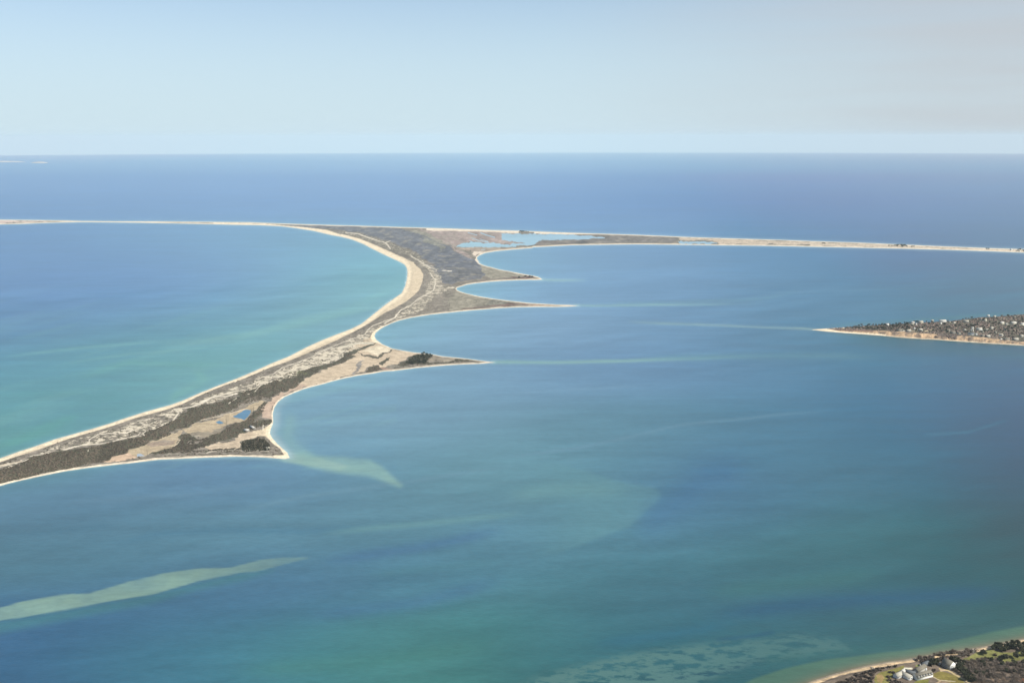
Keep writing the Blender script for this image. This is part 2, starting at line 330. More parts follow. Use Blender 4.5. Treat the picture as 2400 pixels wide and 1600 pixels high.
PATCHES = [  # sand blow-outs: (polygon, strength)
  (T('R1', (-200, 1180), (0, 1120), (250, 1070), (450, 1000), (700, 900), (1000, 790), (1400, 660), (1800, 570), (2050, 500), (2352, 490), (2352, 540), (2100, 640), (1950, 730), (1700, 765), (1500, 820), (1200, 860), (900, 930), (650, 960), (420, 1010), (150, 1160), (-200, 1250)), .74),
  (T('R2', (0, 850), (200, 800), (280, 790), (560, 670), (800, 590), (1050, 500), (1300, 400), (1500, 320), (1800, 240), (2000, 170), (2352, 60), (2352, 200), (1950, 290), (1800, 360), (1500, 440), (1300, 530), (1050, 590), (800, 640), (640, 800), (500, 860), (200, 940), (0, 1040)), .78),
  (T('R13', (0, 460), (250, 400), (400, 330), (700, 210), (1000, 70), (1200, 0), (1300, -60), (1500, -20), (1400, 60), (1370, 130), (1200, 210), (1000, 270), (750, 330), (500, 430), (250, 450), (0, 600)), .92),
  (T('R4', (0, 1200), (400, 1010), (650, 900), (800, 800), (950, 690), (1100, 560), (1200, 440), (1230, 300), (1150, 150), (1000, 40), (1180, 100), (1350, 200), (1400, 400), (1550, 440), (1300, 560), (1200, 650), (1050, 790), (900, 820), (600, 950), (400, 1120), (350, 1190), (250, 1290), (0, 1350)), .80),
  (T('R5', (0, 240), (250, 262), (650, 390), (900, 500), (1100, 590), (1250, 760), (1150, 760), (950, 600), (650, 490), (400, 410), (0, 300)), .66),
  (T('R7', (850, 160), (2352, 212), (2352, 262), (1340, 255), (900, 245)), .55),
  (T('R8', (0, 120), (2352, 210), (2352, 240), (0, 178)), .60),
]
SANDPOLY = [  # open sand
  (T('R1', (0, 1010), (500, 840), (1000, 680), (1500, 535), (2000, 370), (2352, 275), (2352, 322), (2000, 430), (1500, 600), (1000, 742), (500, 925), (0, 1085), (-700, 1330), (-700, 1280)), SAND),
  (T('R2', (0, 750), (500, 580), (750, 510), (1000, 400), (1250, 300), (1500, 205), (1750, 100), (1950, 10), (1950, 55), (1750, 150), (1500, 250), (1250, 345), (1000, 450), (750, 575), (500, 660), (0, 800)), SAND),
  (T('R3', (0, 1230), (250, 1120), (500, 1000), (750, 900), (1000, 770), (1200, 680), (1400, 600), (1600, 525), (1750, 450), (1900, 330), (2050, 210), (2200, 100), (2352, 0), (2352, 140), (2200, 225), (2050, 320), (1900, 430), (1750, 520),
     (1600, 600), (1400, 700), (1200, 790), (1000, 880), (900, 925), (750, 990), (500, 1065), (250, 1172), (0, 1275)), SAND),
  (T('R4', (0, 1070), (250, 950), (500, 740), (700, 580), (830, 500), (900, 300), (900, 150), (700, 20), (560, -20), (700, -30), (850, 20), (1000, 110), (1090, 190), (1130, 260), (1120, 350), (1070, 480), (990, 560), (900, 630), (750, 720), (600, 790), (400, 925), (200, 1025), (0, 1132)), SAND),
  (T('R5', (0, 315), (300, 410), (550, 545), (870, 700), (950, 740), (1010, 690), (850, 615), (700, 545), (550, 478), (400, 410), (250, 352), (100, 312), (0, 287)), SAND),
  (T('R10', (1480, 260), (1250, 185), (1000, 155), (800, 138), (600, 118), (0, 100), (0, 125), (600, 140), (900, 166), (1300, 245), (1480, 300)), SAND),
  (T('R4', (640, 940), (520, 990), (430, 1060), (400, 1120), (430, 1190), (560, 1220), (440, 1090), (520, 1010)), SAND),
  (T('R14', (1290, 210), (1450, 190), (1500, 150), (1560, 110), (1600, 60), (1620, 30), (1620, 100), (1580, 180), (1570, 240), (1640, 330), (1880, 620), (1820, 640), (1600, 612), (1640, 585), (1790, 590), (1720, 480), (1600, 400), (1540, 330), (1480, 290), (1340, 290), (1290, 330), (1250, 300), (1400, 260), (1300, 240)), SAND),
  (T('R6', (0, 195), (800, 225), (1270, 238), (1270, 275), (1100, 270), (900, 255), (500, 248), (0, 240)), (.55, .47, .36)),
  (T('R6', (1480, 250), (2352, 278), (2352, 290), (1900, 292), (1480, 280)), (.55, .47, .36)),
]
TRACKS = [
  (T('R2', (620, 810), (660, 750), (700, 700), (650, 660), (830, 630), (930, 600), (1050, 560), (1200, 480), (1400, 430), (1500, 400)), 3.0, PALE),
  (T('R2', (1000, 560), (1200, 490), (1350, 480), (1500, 440)), 3.6, PALE),
  (T('R1', (-200, 1200), (0, 1160), (250, 1090), (330, 1080), (400, 1050)), 2.2, PALE),
  (T('R1', (0, 1135), (150, 1110), (300, 1080)), 3.5, (.50, .41, .30)),
  (T('R1', (700, 955), (560, 985), (420, 1010)), 1.6, PALE),
  (T('R1', (880, 915), (1000, 885), (1200, 840)), 3.4, PALE), (T('R1', (1200, 840), (1350, 835), (1500, 815)), 2.2, PALE),
  (T('R1', (1215, 940), (1222, 900)), 1.9, PALE), (T('R1', (1240, 820), (1230, 770), (1370, 700), (1600, 690)), 2.2, PALE),
  (T('R1', (1640, 680), (1750, 690), (1840, 650), (1680, 650)), 2.6, PALE), (T('R1', (1680, 610), (1850, 590), (1920, 620)), 1.8, PALE),
  (T('R1', (1900, 520), (2050, 490)), 1.2, PALE), (T('R1', (1930, 540), (2030, 580), (2120, 610)), 1.7, PALE),
  (T('R1', (1560, 795), (1700, 760), (1900, 715), (1935, 680)), 1.7, PALE), (T('R1', (1990, 722), (1970, 692), (2030, 650), (2150, 620), (2300, 550)), 1.4, PALE),
  (T('R13', (110, 440), (250, 390), (380, 320), (440, 280), (700, 195), (900, 110), (1100, 20), (1200, -20)), 1.3, PALE),
  (T('R3', (1100, 890), (1350, 785), (1600, 690), (1800, 610), (1825, 560), (1900, 500), (2200, 385), (2300, 270)), 1.3, PALE),
  (T('R13', (250, 430), (380, 440), (500, 425)), 2.2, PALE), (T('R13', (380, 375), (470, 365), (560, 340)), 2.4, PALE),
  (T('R13', (1330, 40), (1370, 80), (1370, 130), (1250, 190)), 1.6, PALE), (T('R13', (900, 150), (1150, 150), (1300, 140)), 3.0, (.48, .43, .33)),
  (T('R3', (1600, 720), (1650, 780)), 1.3, PALE), (T('R3', (1450, 800), (1700, 740), (1900, 740)), 6.0, (.42, .38, .29)),
  (T('R2', (1750, 410), (1830, 320), (1980, 270)), 1.6, PALE),
  (T('R5', (1230, 830), (1260, 890), (1300, 920), (1285, 1020), (1270, 1070), (1180, 1120), (1060, 1180), (950, 1280), (820, 1340), (760, 1420), (600, 1520)), 1.6, PALE),
  (T('R5', (960, 590), (1100, 680), (1230, 760)), 1.5, PALE), (T('R5', (1390, 800), (1515, 800)), 1.6, PALE),
  (T('R5', (60, 265), (240, 290), (400, 350), (600, 410), (680, 490)), 1.9, PALE), (T('R5', (600, 410), (670, 385)), 1.1, PALE),
  (T('R2', (480, 1050), (620, 1050), (722, 1080), (680, 1130), (600, 1180)), 1.3, (.50, .42, .30)),
  (T('R2', (1000, 805), (1230, 755), (1400, 710), (1600, 640)), 1.2, (.46, .38, .27)),
  (T('R2', (1868, 870), (1868, 930)), 1.9, PALE), (T('R2', (1385, 580), (1410, 560)), 2.0, PALE), (T('R2', (1440, 545), (1500, 505)), 1.0, PALE),
  (T('R2', (1640, 450), (1680, 440)), 1.6, PALE),
  (T('R14', (560, 555), (640, 535), (820, 525), (900, 520), (1100, 520), (1330, 518), (1540, 530)), 1.1, PALE),
  (T('R14', (1090, 400), (1090, 470), (1010, 500)), 1.2, (.46, .39, .27)), (T('R14', (1140, 355), (1290, 335), (1380, 270)), 1.2, (.46, .39, .27)),
  (T('R11', (0, 245), (50, 240)), 1.2, PALE), (T('R11', (0, 500), (90, 505)), 1.4, PALE),
  (T('R6', (130, 260), (330, 420), (560, 560)), 1.4, (.21, .19, .15)), (T('R6', (60, 350), (260, 470)), 1.2, (.19, .17, .14)),
]
WATERHOLES = [T('R2', (1440, 740), (1500, 712), (1600, 652), (1650, 645), (1692, 655), (1690, 690), (1650, 745), (1600, 792), (1560, 770), (1500, 760)),
  T('R2', (1210, 820), (1250, 797), (1300, 812), (1320, 830), (1270, 845)),
  T('R2', (120, 1260), (170, 1250), (230, 1280), (130, 1296)),
  T('R15', (1520, 455), (1800, 455), (2352, 465), (2800, 480), (3150, 500), (3450, 530), (3500, 545), (3150, 555), (2600, 570), (2050, 590), (1960, 630), (1890, 700), (1500, 715), (1300, 690), (1450, 660), (1700, 660), (1790, 610), (1780, 560), (1580, 530)),
  T('R15', (180, 735), (350, 640), (700, 630), (760, 660), (1000, 640), (1250, 690), (1500, 690), (1500, 740), (1000, 745), (500, 745)),
  T('R16', (-700, 260), (0, 265), (780, 285), (900, 330), (1240, 375), (1200, 385), (900, 385), (600, 395), (180, 405), (100, 440), (40, 480), (-100, 480), (-700, 400)),
  T('R7', (880, 215), (1260, 218), (1320, 235), (1250, 245), (900, 240))]
CHANNELS = [(T('R15', (440, 425), (640, 480)), 1.5), (T('R15', (720, 430), (850, 480), (1030, 530)), 2.0), (T('R15', (520, 545), (680, 600), (900, 640)), 1.4),
  (T('R15', (700, 565), (880, 620)), 1.2), (T('R15', (460, 590), (560, 640)), 1.2), (T('R15', (730, 805), (820, 795)), 1.2), (T('R15', (1500, 460), (1560, 530)), 1.6)]

NEARCOVER = [
  (T('F2', (1150, 860), (1280, 820), (1400, 745), (1550, 690), (1700, 680), (1900, 740), (2100, 740), (2352, 700), (2700, 700), (2700, 900), (2352, 880), (2000, 940), (1850, 870), (1700, 850), (1450, 890), (1250, 900)), (.150, .148, .050)),
  (T('F2', (520, 1170), (700, 1100), (850, 1140), (1080, 1220), (1200, 1344), (1300, 1500), (900, 1500), (760, 1344), (650, 1290)), (.170, .140, .040)),
  (T('F2', (180, 1344), (250, 1290), (480, 1265), (460, 1344), (460, 1500), (180, 1500)), (.150, .145, .035)),
  (T('F1', (1780, 1200), (1850, 1140), (2050, 1080), (2200, 1040), (2352, 990), (2352, 1060), (2150, 1150), (2100, 1220), (2050, 1344), (2000, 1500), (1800, 1500), (1760, 1260)), (.160, .145, .045)),
  (T('F1', (1800, 1180), (1900, 1170), (1960, 1230), (1900, 1344), (1810, 1300)), (.235, .165, .070)),
  (T('F2', (200, 990), (330, 960), (320, 1010), (230, 1020)), (.15, .16, .05)),
  (T('F2', (1250, 1330), (1700, 1250), (2352, 1200), (2600, 1500), (1300, 1500)), (.20, .145, .10)),
  (T('F2', (2230, 1290), (2352, 1240), (2500, 1400), (2200, 1400)), (.30, .15, .085)),
  (T('F2', (600, 1320), (760, 1300), (950, 1344), (900, 1500), (600, 1500)), (.20, .14, .095)),
]
NEARTRACKS = [(T('F2', (690, 1055), (760, 1090), (850, 1085), (1000, 1180), (1150, 1255), (1280, 1344), (1400, 1480)), 3.4, (.42, .33, .17)),
  (T('F2', (715, 1090), (790, 1080)), 5.0, (.45, .33, .20)),
  (T('F2', (520, 1200), (680, 1280), (760, 1290), (1000, 1310)), 1.5, (.42, .35, .25)), (T('F2', (620, 1344), (720, 1290)), 2.6, (.38, .28, .17)),
  (T('F2', (0, 1052), (140, 1052)), 4.0, (.52, .49, .37)), (T('F2', (1850, 870), (1990, 940)), 1.0, (.35, .30, .18)), (T('F2', (1480, 1270), (1560, 1215)), 1.2, (.42, .32, .26))]

# ------------------------------------------------------------------ heights
def z_coatue(u, v, sd, X, Y):
    for P in WATERHOLES:
        m = (u > min(p[0] for p in P) - 6) & (u < max(p[0] for p in P) + 6) & (v > min(p[1] for p in P) - 6) & (v < max(p[1] for p in P) + 6)
        if m.any(): sd[m] = np.minimum(sd[m], -sdist(u[m], v[m], P) + (2.6 if P[0][1] < 700 else 1.2) * (fbm(u[m] / 6, v[m] / 1.8, 120) - .5) * 2)
    for P, w in CHANNELS:
        sd = np.minimum(sd, dline(u, v, P) - w / 2)
    z = np.clip(sd * .35, -1.5, 1.3)
    k = sstep(5, 16, sd)
    z = z + k * (.3 + 2.6 * fbm(X / 60, Y / 60, 5) * fbm(X / 260, Y / 260, 9) * 2)
    return z
def z_point(u, v, sd, X, Y):
    # sdf: distance from the bluff shore only
    top = np.interp(u, [1900, 1925, 1990, 2060, 2100, 2290, 2340, 2380, 2430], [0, 1.5, 4, 9, 12, 12.5, 9, 6, 6])
    front = np.interp(u, [p[0] for p in POINT[:16]], [p[1] for p in POINT[:16]]) - v
    wob = 1.2 * (fbm(u / 9, v * 0, 3) - .5)
    a = .3 * np.clip(sd, -3, 2.2)
    g = sstep(1.0 + wob, 4.4 + wob, front)
    bk = POINT[20:]; bk = sorted(bk); back = sstep(0, 12, v - np.interp(u, [p[0] for p in bk], [p[1] for p in bk]))
    return a + top * g * back * (0.75 + .5 * fbm(X / 150, Y / 150, 2)) * np.interp(back, [0, 1], [.4, 1])
def z_near(u, v, sd, X, Y):
    return .16 * np.clip(sd, -6, 9) + 4.5 * sstep(11, 22, sd) + 5 * sstep(30, 160, sd) + .8 * fbm(X / 25, Y / 25, 8) * sstep(12, 25, sd)

def place(u, v, zf, P, it=6):
    """ground point seen at survey position u, v on a land with height function zf"""
    h = 0.0
    for _ in range(it):
        p = unproj(u, v, h); q = np.array([p[0], p[1], drop(p[0], p[1])])
        a, b = proj(q); a = np.array([a]); b = np.array([b])
        h = float(zf(a, b, sdist(a, b, P), np.array([p[0]]), np.array([p[1]]))[0])
    return unproj(u, v, h), h

# ------------------------------------------------------------------ land meshes
def build_land(name, P, zf, paint, du, dv, box, margin=3.0):
    B = 10.0; u0, u1, v0, v1 = box
    bu = np.arange(u0, u1, B); bv = np.arange(v0, v1, B)
    U, V = np.meshgrid(bu + B / 2, bv + B / 2)
    keep = sdist(U.ravel(), V.ravel(), P).reshape(U.shape) > -(B * .75 + margin)
    gu = int(round(B / du)); gv = int(round(B / dv))
    nx = len(bu) * gu + 1; ny = len(bv) * gv + 1
    cell = np.repeat(np.repeat(keep, gv, 0), gu, 1)
    vk = np.zeros((ny, nx), bool)
    vk[:-1, :-1] |= cell; vk[1:, :-1] |= cell; vk[:-1, 1:] |= cell; vk[1:, 1:] |= cell
    jj, ii = np.nonzero(vk); u = u0 + ii * du; v = v0 + jj * dv
    sd = sdist(u, v, P)
    vis = np.zeros((ny, nx)); vis[:] = -99; vis[jj, ii] = sd
    mx = np.maximum(np.maximum(vis[:-1, :-1], vis[1:, :-1]), np.maximum(vis[:-1, 1:], vis[1:, 1:]))
    cell &= mx > -margin
    vk[:] = False; vk[:-1, :-1] |= cell; vk[1:, :-1] |= cell; vk[:-1, 1:] |= cell; vk[1:, 1:] |= cell
    ok = vk[jj, ii]; u = u[ok]; v = v[ok]; sd = sd[ok]; jj = jj[ok]; ii = ii[ok]
    G = unproj(u, v, 0.0); X = G[:, 0]; Y = G[:, 1]
    z = zf(u, v, sd.copy(), X, Y)
    G[:, 2] += z
    cols = paint(u, v, sd, G)
    idx = -np.ones((ny, nx), np.int64); idx[jj, ii] = np.arange(len(u))
    cj, ci = np.nonzero(cell)
    f = np.stack([idx[cj + 1, ci], idx[cj + 1, ci + 1], idx[cj, ci + 1], idx[cj, ci]], 1)
    o = new_mesh(name, G, f, M_LAND, True, cols); o['kind'] = 'structure'
    return o

def ragged(u, v, X, Y, amp):
    return u + amp * ((fbm(X / 30, Y / 30, 21) - .5) * 2 + (fbm(X / 9, Y / 12, 23) - .5)), v + amp * .6 * ((fbm(X / 30, Y / 30, 33) - .5) * 2 + (fbm(X / 9, Y / 12, 34) - .5))

def paint_coatue(u, v, sd, G):
    X = G[:, 0]; Y = G[:, 1]; uu, vv = ragged(u, v, X, Y, 2.6); uu = uu + 9 * (fbm(u / 16, v / 6, 91) - .5) * 2; vv = vv + 3.2 * (fbm(u / 16, v / 6, 92) - .5) * 2
    n = len(u); col = np.zeros((n, 3)); col[:] = HEATH; scr = np.full(n, .32); pat = np.zeros(n)
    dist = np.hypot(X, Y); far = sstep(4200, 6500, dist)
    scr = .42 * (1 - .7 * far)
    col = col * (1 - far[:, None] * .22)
    for P, c, s in COVER:
        m = inpoly(uu, vv, P); col[m] = c; scr[m] = s
    for P, s in PATCHES:
        m = inpoly(uu, vv, P); pat[m] = np.maximum(pat[m], s * .86); scr[m] = np.maximum(scr[m], .5)
    big = fbm(X / 70, Y / 200, 51)
    med = fbm(X / 16, Y / 34, 52); mo = (.74 + .52 * big) * (.80 + .40 * med); hv = (col.sum(1) > .7)[:, None]; st = fbm(u / 10 + v / 6, v / 2.6 - u / 60, 57); mo = mo * (.62 + .76 * st); col = np.where(hv, col * (.84 + .14 * big + .10 * med + .12 * st)[:, None], col * mo[:, None]); lt = sstep(.60, .72, fbm(u / 13 + v / 9, v / 2.4, 58))[:, None] * (~hv) * (scr < .6)[:, None] * .55; col = col * (1 - lt) + np.array((.25, .225, .175)) * lt
    # wind-banded tone along the ridges
    for P, c in SANDPOLY:
        m = inpoly(u, v, P); t = .90 + .2 * fbm(X[m] / 40, Y[m] / 40, 3)
        inl = sstep(6, 13, sd[m])[:, None]; col[m] = (np.array(c) * (1 - inl) + np.array((.47, .385, .265)) * inl) * t[:, None]; scr[m] = 0; pat[m] = 0
    for P, w, c in TRACKS:
        d = dline(uu * .22 + u * .78, vv * .3 + v * .7, P, sv=1.3); k = sstep(w * .5 + .7, w * .5 - .3, d) * (.72 + .28 * fbm(X / 20, Y / 20, 77))
        col = col * (1 - k[:, None]) + np.array(c) * k[:, None]; scr = scr * (1 - k)
    w = (1.3 + 1.2 * sstep(800, 1080, v)) * (.45 + 1.1 * fbm(u / 22, v / 9, 95))
    k = 1 - sstep(w, w + 1.2, sd)
    col = col * (1 - k[:, None]) + np.array((.56, .48, .36)) * k[:, None]; scr = scr * (1 - k); pat = pat * (1 - k)
    wet = (1 - sstep(.3, 1.1, sd)) * .35
    col = col * (1 - wet[:, None]) + np.array((.40, .34, .25)) * wet[:, None]
    return dict(cover=col, scrub=scr, patch=pat)

def paint_point(u0, v0, sd, G):
    u, v = proj(G); X = G[:, 0]; Y = G[:, 1]; z = G[:, 2] - drop(X, Y); n = len(u)
    col = np.zeros((n, 3)); col[:] = (.115, .094, .078); scr = np.full(n, .8); pat = np.zeros(n)
    b = fbm(X / 50, Y / 60, 4); col *= (.7 + .6 * b)[:, None]
    g = fbm(X / 60, Y / 90, 14) > .72; col[g] = (.12, .108, .072); scr[g] = .15
    front = np.interp(u0, [p[0] for p in POINT[:16]], [p[1] for p in POINT[:16]]) - v0
    wob = 1.6 * (fbm(u / 7, v * 0, 3) - .5)
    face = 1 - sstep(4.6 + wob, 5.8 + wob, front)
    veg = sstep(.48, .58, fbm(X / 10, Y / 10, 6)) * sstep(1.2, 2.2, front) * .8
    veg = np.maximum(veg, sstep(2190, 2200, u) * (1 - sstep(2240, 2250, u)) * sstep(2.2, 3.4, front))
    bl = np.array((.40, .275, .165)) * (.8 + .4 * fbm(X / 18, Y / 18, 9))[:, None]
    bl = bl * (1 - veg[:, None]) + np.array((.13, .10, .08)) * veg[:, None]
    col = col * (1 - face[:, None]) + bl * face[:, None]; scr = scr * (1 - face)
    be = 1 - sstep(1.0, 1.9, front)
    col = col * (1 - be[:, None]) + np.array((.42, .35, .25)) * be[:, None]
    tip = inpoly(u, v, T('S1', (400, 590), (800, 580), (1100, 562), (1150, 575), (930, 590), (850, 612), (1000, 640), (1300, 660), (1900, 700), (1900, 730), (400, 640)))
    col[tip] = SAND; scr[tip] = 0
    r = inpoly(u, v, T('S1', (800, 600), (950, 580), (1300, 600), (1800, 640), (1500, 645), (950, 625))); col[r] = (.17, .10, .075)
    for P, w, c in [(T('S2', (1850, 680), (1950, 715), (2080, 740)), .9, (.45, .42, .30)), (T('S2', (2080, 600), (2200, 625), (2600, 680)), .9, (.42, .36, .27)), (T('S2', (400, 640), (550, 600)), 1.6, (.40, .32, .2)),
                    (T('S2', (-170, 605), (-110, 608)), 2.4, (.50, .46, .24)), (T('S2', (-100, 632), (200, 640)), .8, (.42, .34, .24)), (T('S2', (2200, 510), (2450, 530)), 1.2, (.4, .38, .26)), (T('S1', (1000, 598), (1180, 600)), .7, (.5, .38, .25))]:
        k = sstep(w * .5 + .6, w * .5 - .2, dline(u, v, P)); col = col * (1 - k[:, None]) + np.array(c) * k[:, None]; scr = scr * (1 - k)
    return dict(cover=col, scrub=scr, patch=pat)

def paint_near(u0, v0, sd, G):
    u, v = proj(G); X = G[:, 0]; Y = G[:, 1]; n = len(u)
    uu = u + 2.2 * (fbm(X / 6, Y / 6, 2) - .5); vv = v + 1.6 * (fbm(X / 6, Y / 6, 5) - .5)
    col = np.zeros((n, 3)); col[:] = (.135, .105, .078); scr = np.full(n, .25); pat = np.zeros(n)
    col *= (.7 + .6 * fbm(X / 12, Y / 12, 4))[:, None]
    for P, c in NEARCOVER:
        m = inpoly(uu, vv, P); t = .82 + .36 * fbm(X[m] / 9, Y[m] / 9, 31); col[m] = np.array(c) * t[:, None]; scr[m] = .02
    for P, w, c in NEARTRACKS:
        k = sstep(w * .5 + .5, w * .5 - .5, dline(uu, vv, P)); col = col * (1 - k[:, None]) + np.array(c) * k[:, None]; scr *= (1 - k)
    ed = 10.5 + 3.5 * (fbm(X / 14, Y / 14, 12) - .5) * 2
    k = 1 - sstep(ed, ed + 1.5, sd)
    s = np.array((.50, .37, .22)) * (.8 + .4 * fbm(X / 8, Y / 8, 13))[:, None]
    weed = sstep(.62, .7, fbm(X / 10, Y / 4, 41)) * sstep(5, 7, sd)
    s = s * (1 - .6 * weed[:, None]) + np.array((.16, .11, .08)) * .6 * weed[:, None]
    wet = 1 - sstep(2.5, 6.5, sd); s = s * (1 - wet[:, None]) + np.array((.235, .195, .145)) * wet[:, None]
    col = col * (1 - k[:, None]) + s * k[:, None]; scr *= (1 - k)
    return dict(cover=col, scrub=scr, patch=pat)

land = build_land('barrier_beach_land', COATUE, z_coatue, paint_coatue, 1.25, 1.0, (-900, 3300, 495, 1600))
point = build_land('headland_ground', POINT, z_point, paint_point, 1.0, .5, (1890, 3100, 640, 900), 2.0)
near = build_land('near_shore_ground', NEAR, z_near, paint_near, 1.25, 1.0, (1740, 3600, 1290, 2300), 6.0)

# far away sandbanks on the left horizon
def far_bank(pts_u, v, hgt, wid):
    V = []; Fc = []
    L = len(pts_u)
    for i, u in enumerate(pts_u):
        p = unproj(u, v, 0.0); n = np.array([p[0], p[1], 0]); n /= np.linalg.norm(n)
        e = max(math.sin(math.pi * i / (L - 1)), 0.0)**.6
        for a, z in ((-wid / 2, -1), (-wid / 3, hgt * e), (wid / 3, hgt * e * 1.1), (wid / 2, -1)):
            V.append((p[0] + n[0] * a * max(e, .1), p[1] + n[1] * a * max(e, .1), p[2] + z))
    for i in range(L - 1):
        for k in range(3): Fc.append((4 * i + k, 4 * i + k + 1, 4 * i + k + 5, 4 * i + k + 4))
    return V, Fc
M_FSAND = simple('far_sand', (.42, .37, .31), .9, .1, .002)
for nm, us, v, hh in (('sand_island', np.linspace(-60, 60, 14), 379.8, 30), ('sand_island', np.linspace(72, 113, 10), 382.2, 36)):
    V, Fc = far_bank(us, v, hh, 500); o = new_mesh(nm, V, Fc, M_FSAND, True); o['kind'] = 'structure'

# ------------------------------------------------------------------ the sea
TINT_CAL = None
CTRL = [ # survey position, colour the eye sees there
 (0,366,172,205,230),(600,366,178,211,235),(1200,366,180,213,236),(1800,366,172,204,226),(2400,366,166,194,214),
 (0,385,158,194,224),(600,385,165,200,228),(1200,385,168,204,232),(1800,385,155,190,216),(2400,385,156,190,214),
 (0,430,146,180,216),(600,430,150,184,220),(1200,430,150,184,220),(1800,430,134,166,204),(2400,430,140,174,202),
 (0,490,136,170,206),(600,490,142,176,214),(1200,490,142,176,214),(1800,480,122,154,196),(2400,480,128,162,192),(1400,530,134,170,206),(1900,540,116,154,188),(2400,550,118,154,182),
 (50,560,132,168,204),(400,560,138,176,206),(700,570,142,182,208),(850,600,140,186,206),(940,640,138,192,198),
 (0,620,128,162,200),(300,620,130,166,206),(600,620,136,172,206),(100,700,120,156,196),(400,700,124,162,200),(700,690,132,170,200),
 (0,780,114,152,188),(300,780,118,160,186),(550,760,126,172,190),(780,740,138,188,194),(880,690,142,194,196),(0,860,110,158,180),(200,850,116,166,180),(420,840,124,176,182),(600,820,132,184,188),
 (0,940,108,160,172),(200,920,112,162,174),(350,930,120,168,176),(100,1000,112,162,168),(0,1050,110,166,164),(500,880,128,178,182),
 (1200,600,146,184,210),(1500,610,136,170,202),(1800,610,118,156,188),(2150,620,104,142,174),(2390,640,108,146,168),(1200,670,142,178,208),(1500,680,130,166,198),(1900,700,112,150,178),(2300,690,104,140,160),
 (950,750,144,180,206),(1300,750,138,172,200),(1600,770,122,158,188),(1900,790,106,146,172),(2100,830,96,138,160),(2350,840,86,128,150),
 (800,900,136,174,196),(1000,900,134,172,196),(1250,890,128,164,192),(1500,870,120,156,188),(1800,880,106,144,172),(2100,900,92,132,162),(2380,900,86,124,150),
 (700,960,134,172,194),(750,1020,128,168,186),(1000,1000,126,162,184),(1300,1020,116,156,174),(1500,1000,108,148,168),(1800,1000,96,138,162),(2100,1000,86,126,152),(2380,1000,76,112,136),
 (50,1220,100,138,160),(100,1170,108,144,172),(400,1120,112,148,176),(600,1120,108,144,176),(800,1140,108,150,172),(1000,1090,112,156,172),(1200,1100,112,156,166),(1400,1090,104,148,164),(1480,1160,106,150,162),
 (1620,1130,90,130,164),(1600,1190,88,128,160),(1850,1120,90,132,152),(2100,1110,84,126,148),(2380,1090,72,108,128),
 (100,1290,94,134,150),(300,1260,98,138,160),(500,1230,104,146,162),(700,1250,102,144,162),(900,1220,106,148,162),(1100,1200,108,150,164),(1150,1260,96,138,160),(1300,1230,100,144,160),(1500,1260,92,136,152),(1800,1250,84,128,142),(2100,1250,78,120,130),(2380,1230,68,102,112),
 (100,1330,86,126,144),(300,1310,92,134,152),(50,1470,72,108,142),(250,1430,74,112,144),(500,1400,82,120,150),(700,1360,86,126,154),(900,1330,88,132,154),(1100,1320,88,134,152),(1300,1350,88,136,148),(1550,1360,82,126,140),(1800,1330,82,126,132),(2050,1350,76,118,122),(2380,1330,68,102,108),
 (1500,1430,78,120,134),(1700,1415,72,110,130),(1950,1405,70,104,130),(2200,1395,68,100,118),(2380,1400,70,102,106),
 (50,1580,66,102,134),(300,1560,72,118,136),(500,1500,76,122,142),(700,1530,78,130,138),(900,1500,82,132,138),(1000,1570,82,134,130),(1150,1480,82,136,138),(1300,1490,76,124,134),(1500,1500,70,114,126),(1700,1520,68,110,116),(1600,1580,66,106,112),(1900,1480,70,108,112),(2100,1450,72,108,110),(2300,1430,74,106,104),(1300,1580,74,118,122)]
CTRL = np.array(CTRL, float)
# what light the sea returns at each depression: seen = add + gain * albedo (measured once from test renders)
CALV = np.array([365, 372, 385, 400, 430, 490, 560, 630, 700, 800, 900, 1050, 1200, 1400, 1590], float)
CALA = np.array([[.407, .490, .531], [.369, .448, .490], [.319, .391, .435], [.287, .355, .399], [.243, .303, .348], [.194, .247, .292], [.162, .209, .252], [.139, .180, .221], [.120, .157, .194], [.098, .130, .163], [.080, .107, .136], [.061, .081, .104], [.046, .062, .079], [.034, .045, .058], [.040, .061, .069]])
CALG = np.array([[.807, .864, .872], [.862, .906, .922], [.945, .983, 1.001], [.995, 1.030, 1.047], [1.059, 1.089, 1.105], [1.148, 1.170, 1.185], [1.231, 1.250, 1.264], [1.258, 1.273, 1.289], [1.332, 1.345, 1.363], [1.445, 1.455, 1.477], [1.408, 1.421, 1.438], [1.571, 1.584, 1.601], [1.636, 1.646, 1.669], [1.535, 1.543, 1.566], [1.427, 1.434, 1.458]])
CALL = np.array([[.463, .556, .594], [.399, .483, .526], [.339, .416, .462], [.304, .376, .423], [.257, .322, .371], [.204, .262, .311], [.172, .224, .272], [.148, .194, .240], [.129, .171, .214], [.108, .144, .182], [.089, .120, .154], [.068, .092, .120], [.052, .071, .094], [.038, .052, .068], [.030, .040, .052]])
CALR = np.array([[.429, .507, .537], [.393, .465, .496], [.346, .409, .439], [.315, .372, .401], [.272, .320, .348], [.224, .264, .291], [.192, .226, .252], [.168, .198, .222], [.150, .176, .198], [.127, .150, .170], [.109, .128, .146], [.086, .101, .116], [.069, .081, .093], [.052, .062, .070], [.041, .049, .056]])
#CALDATA#

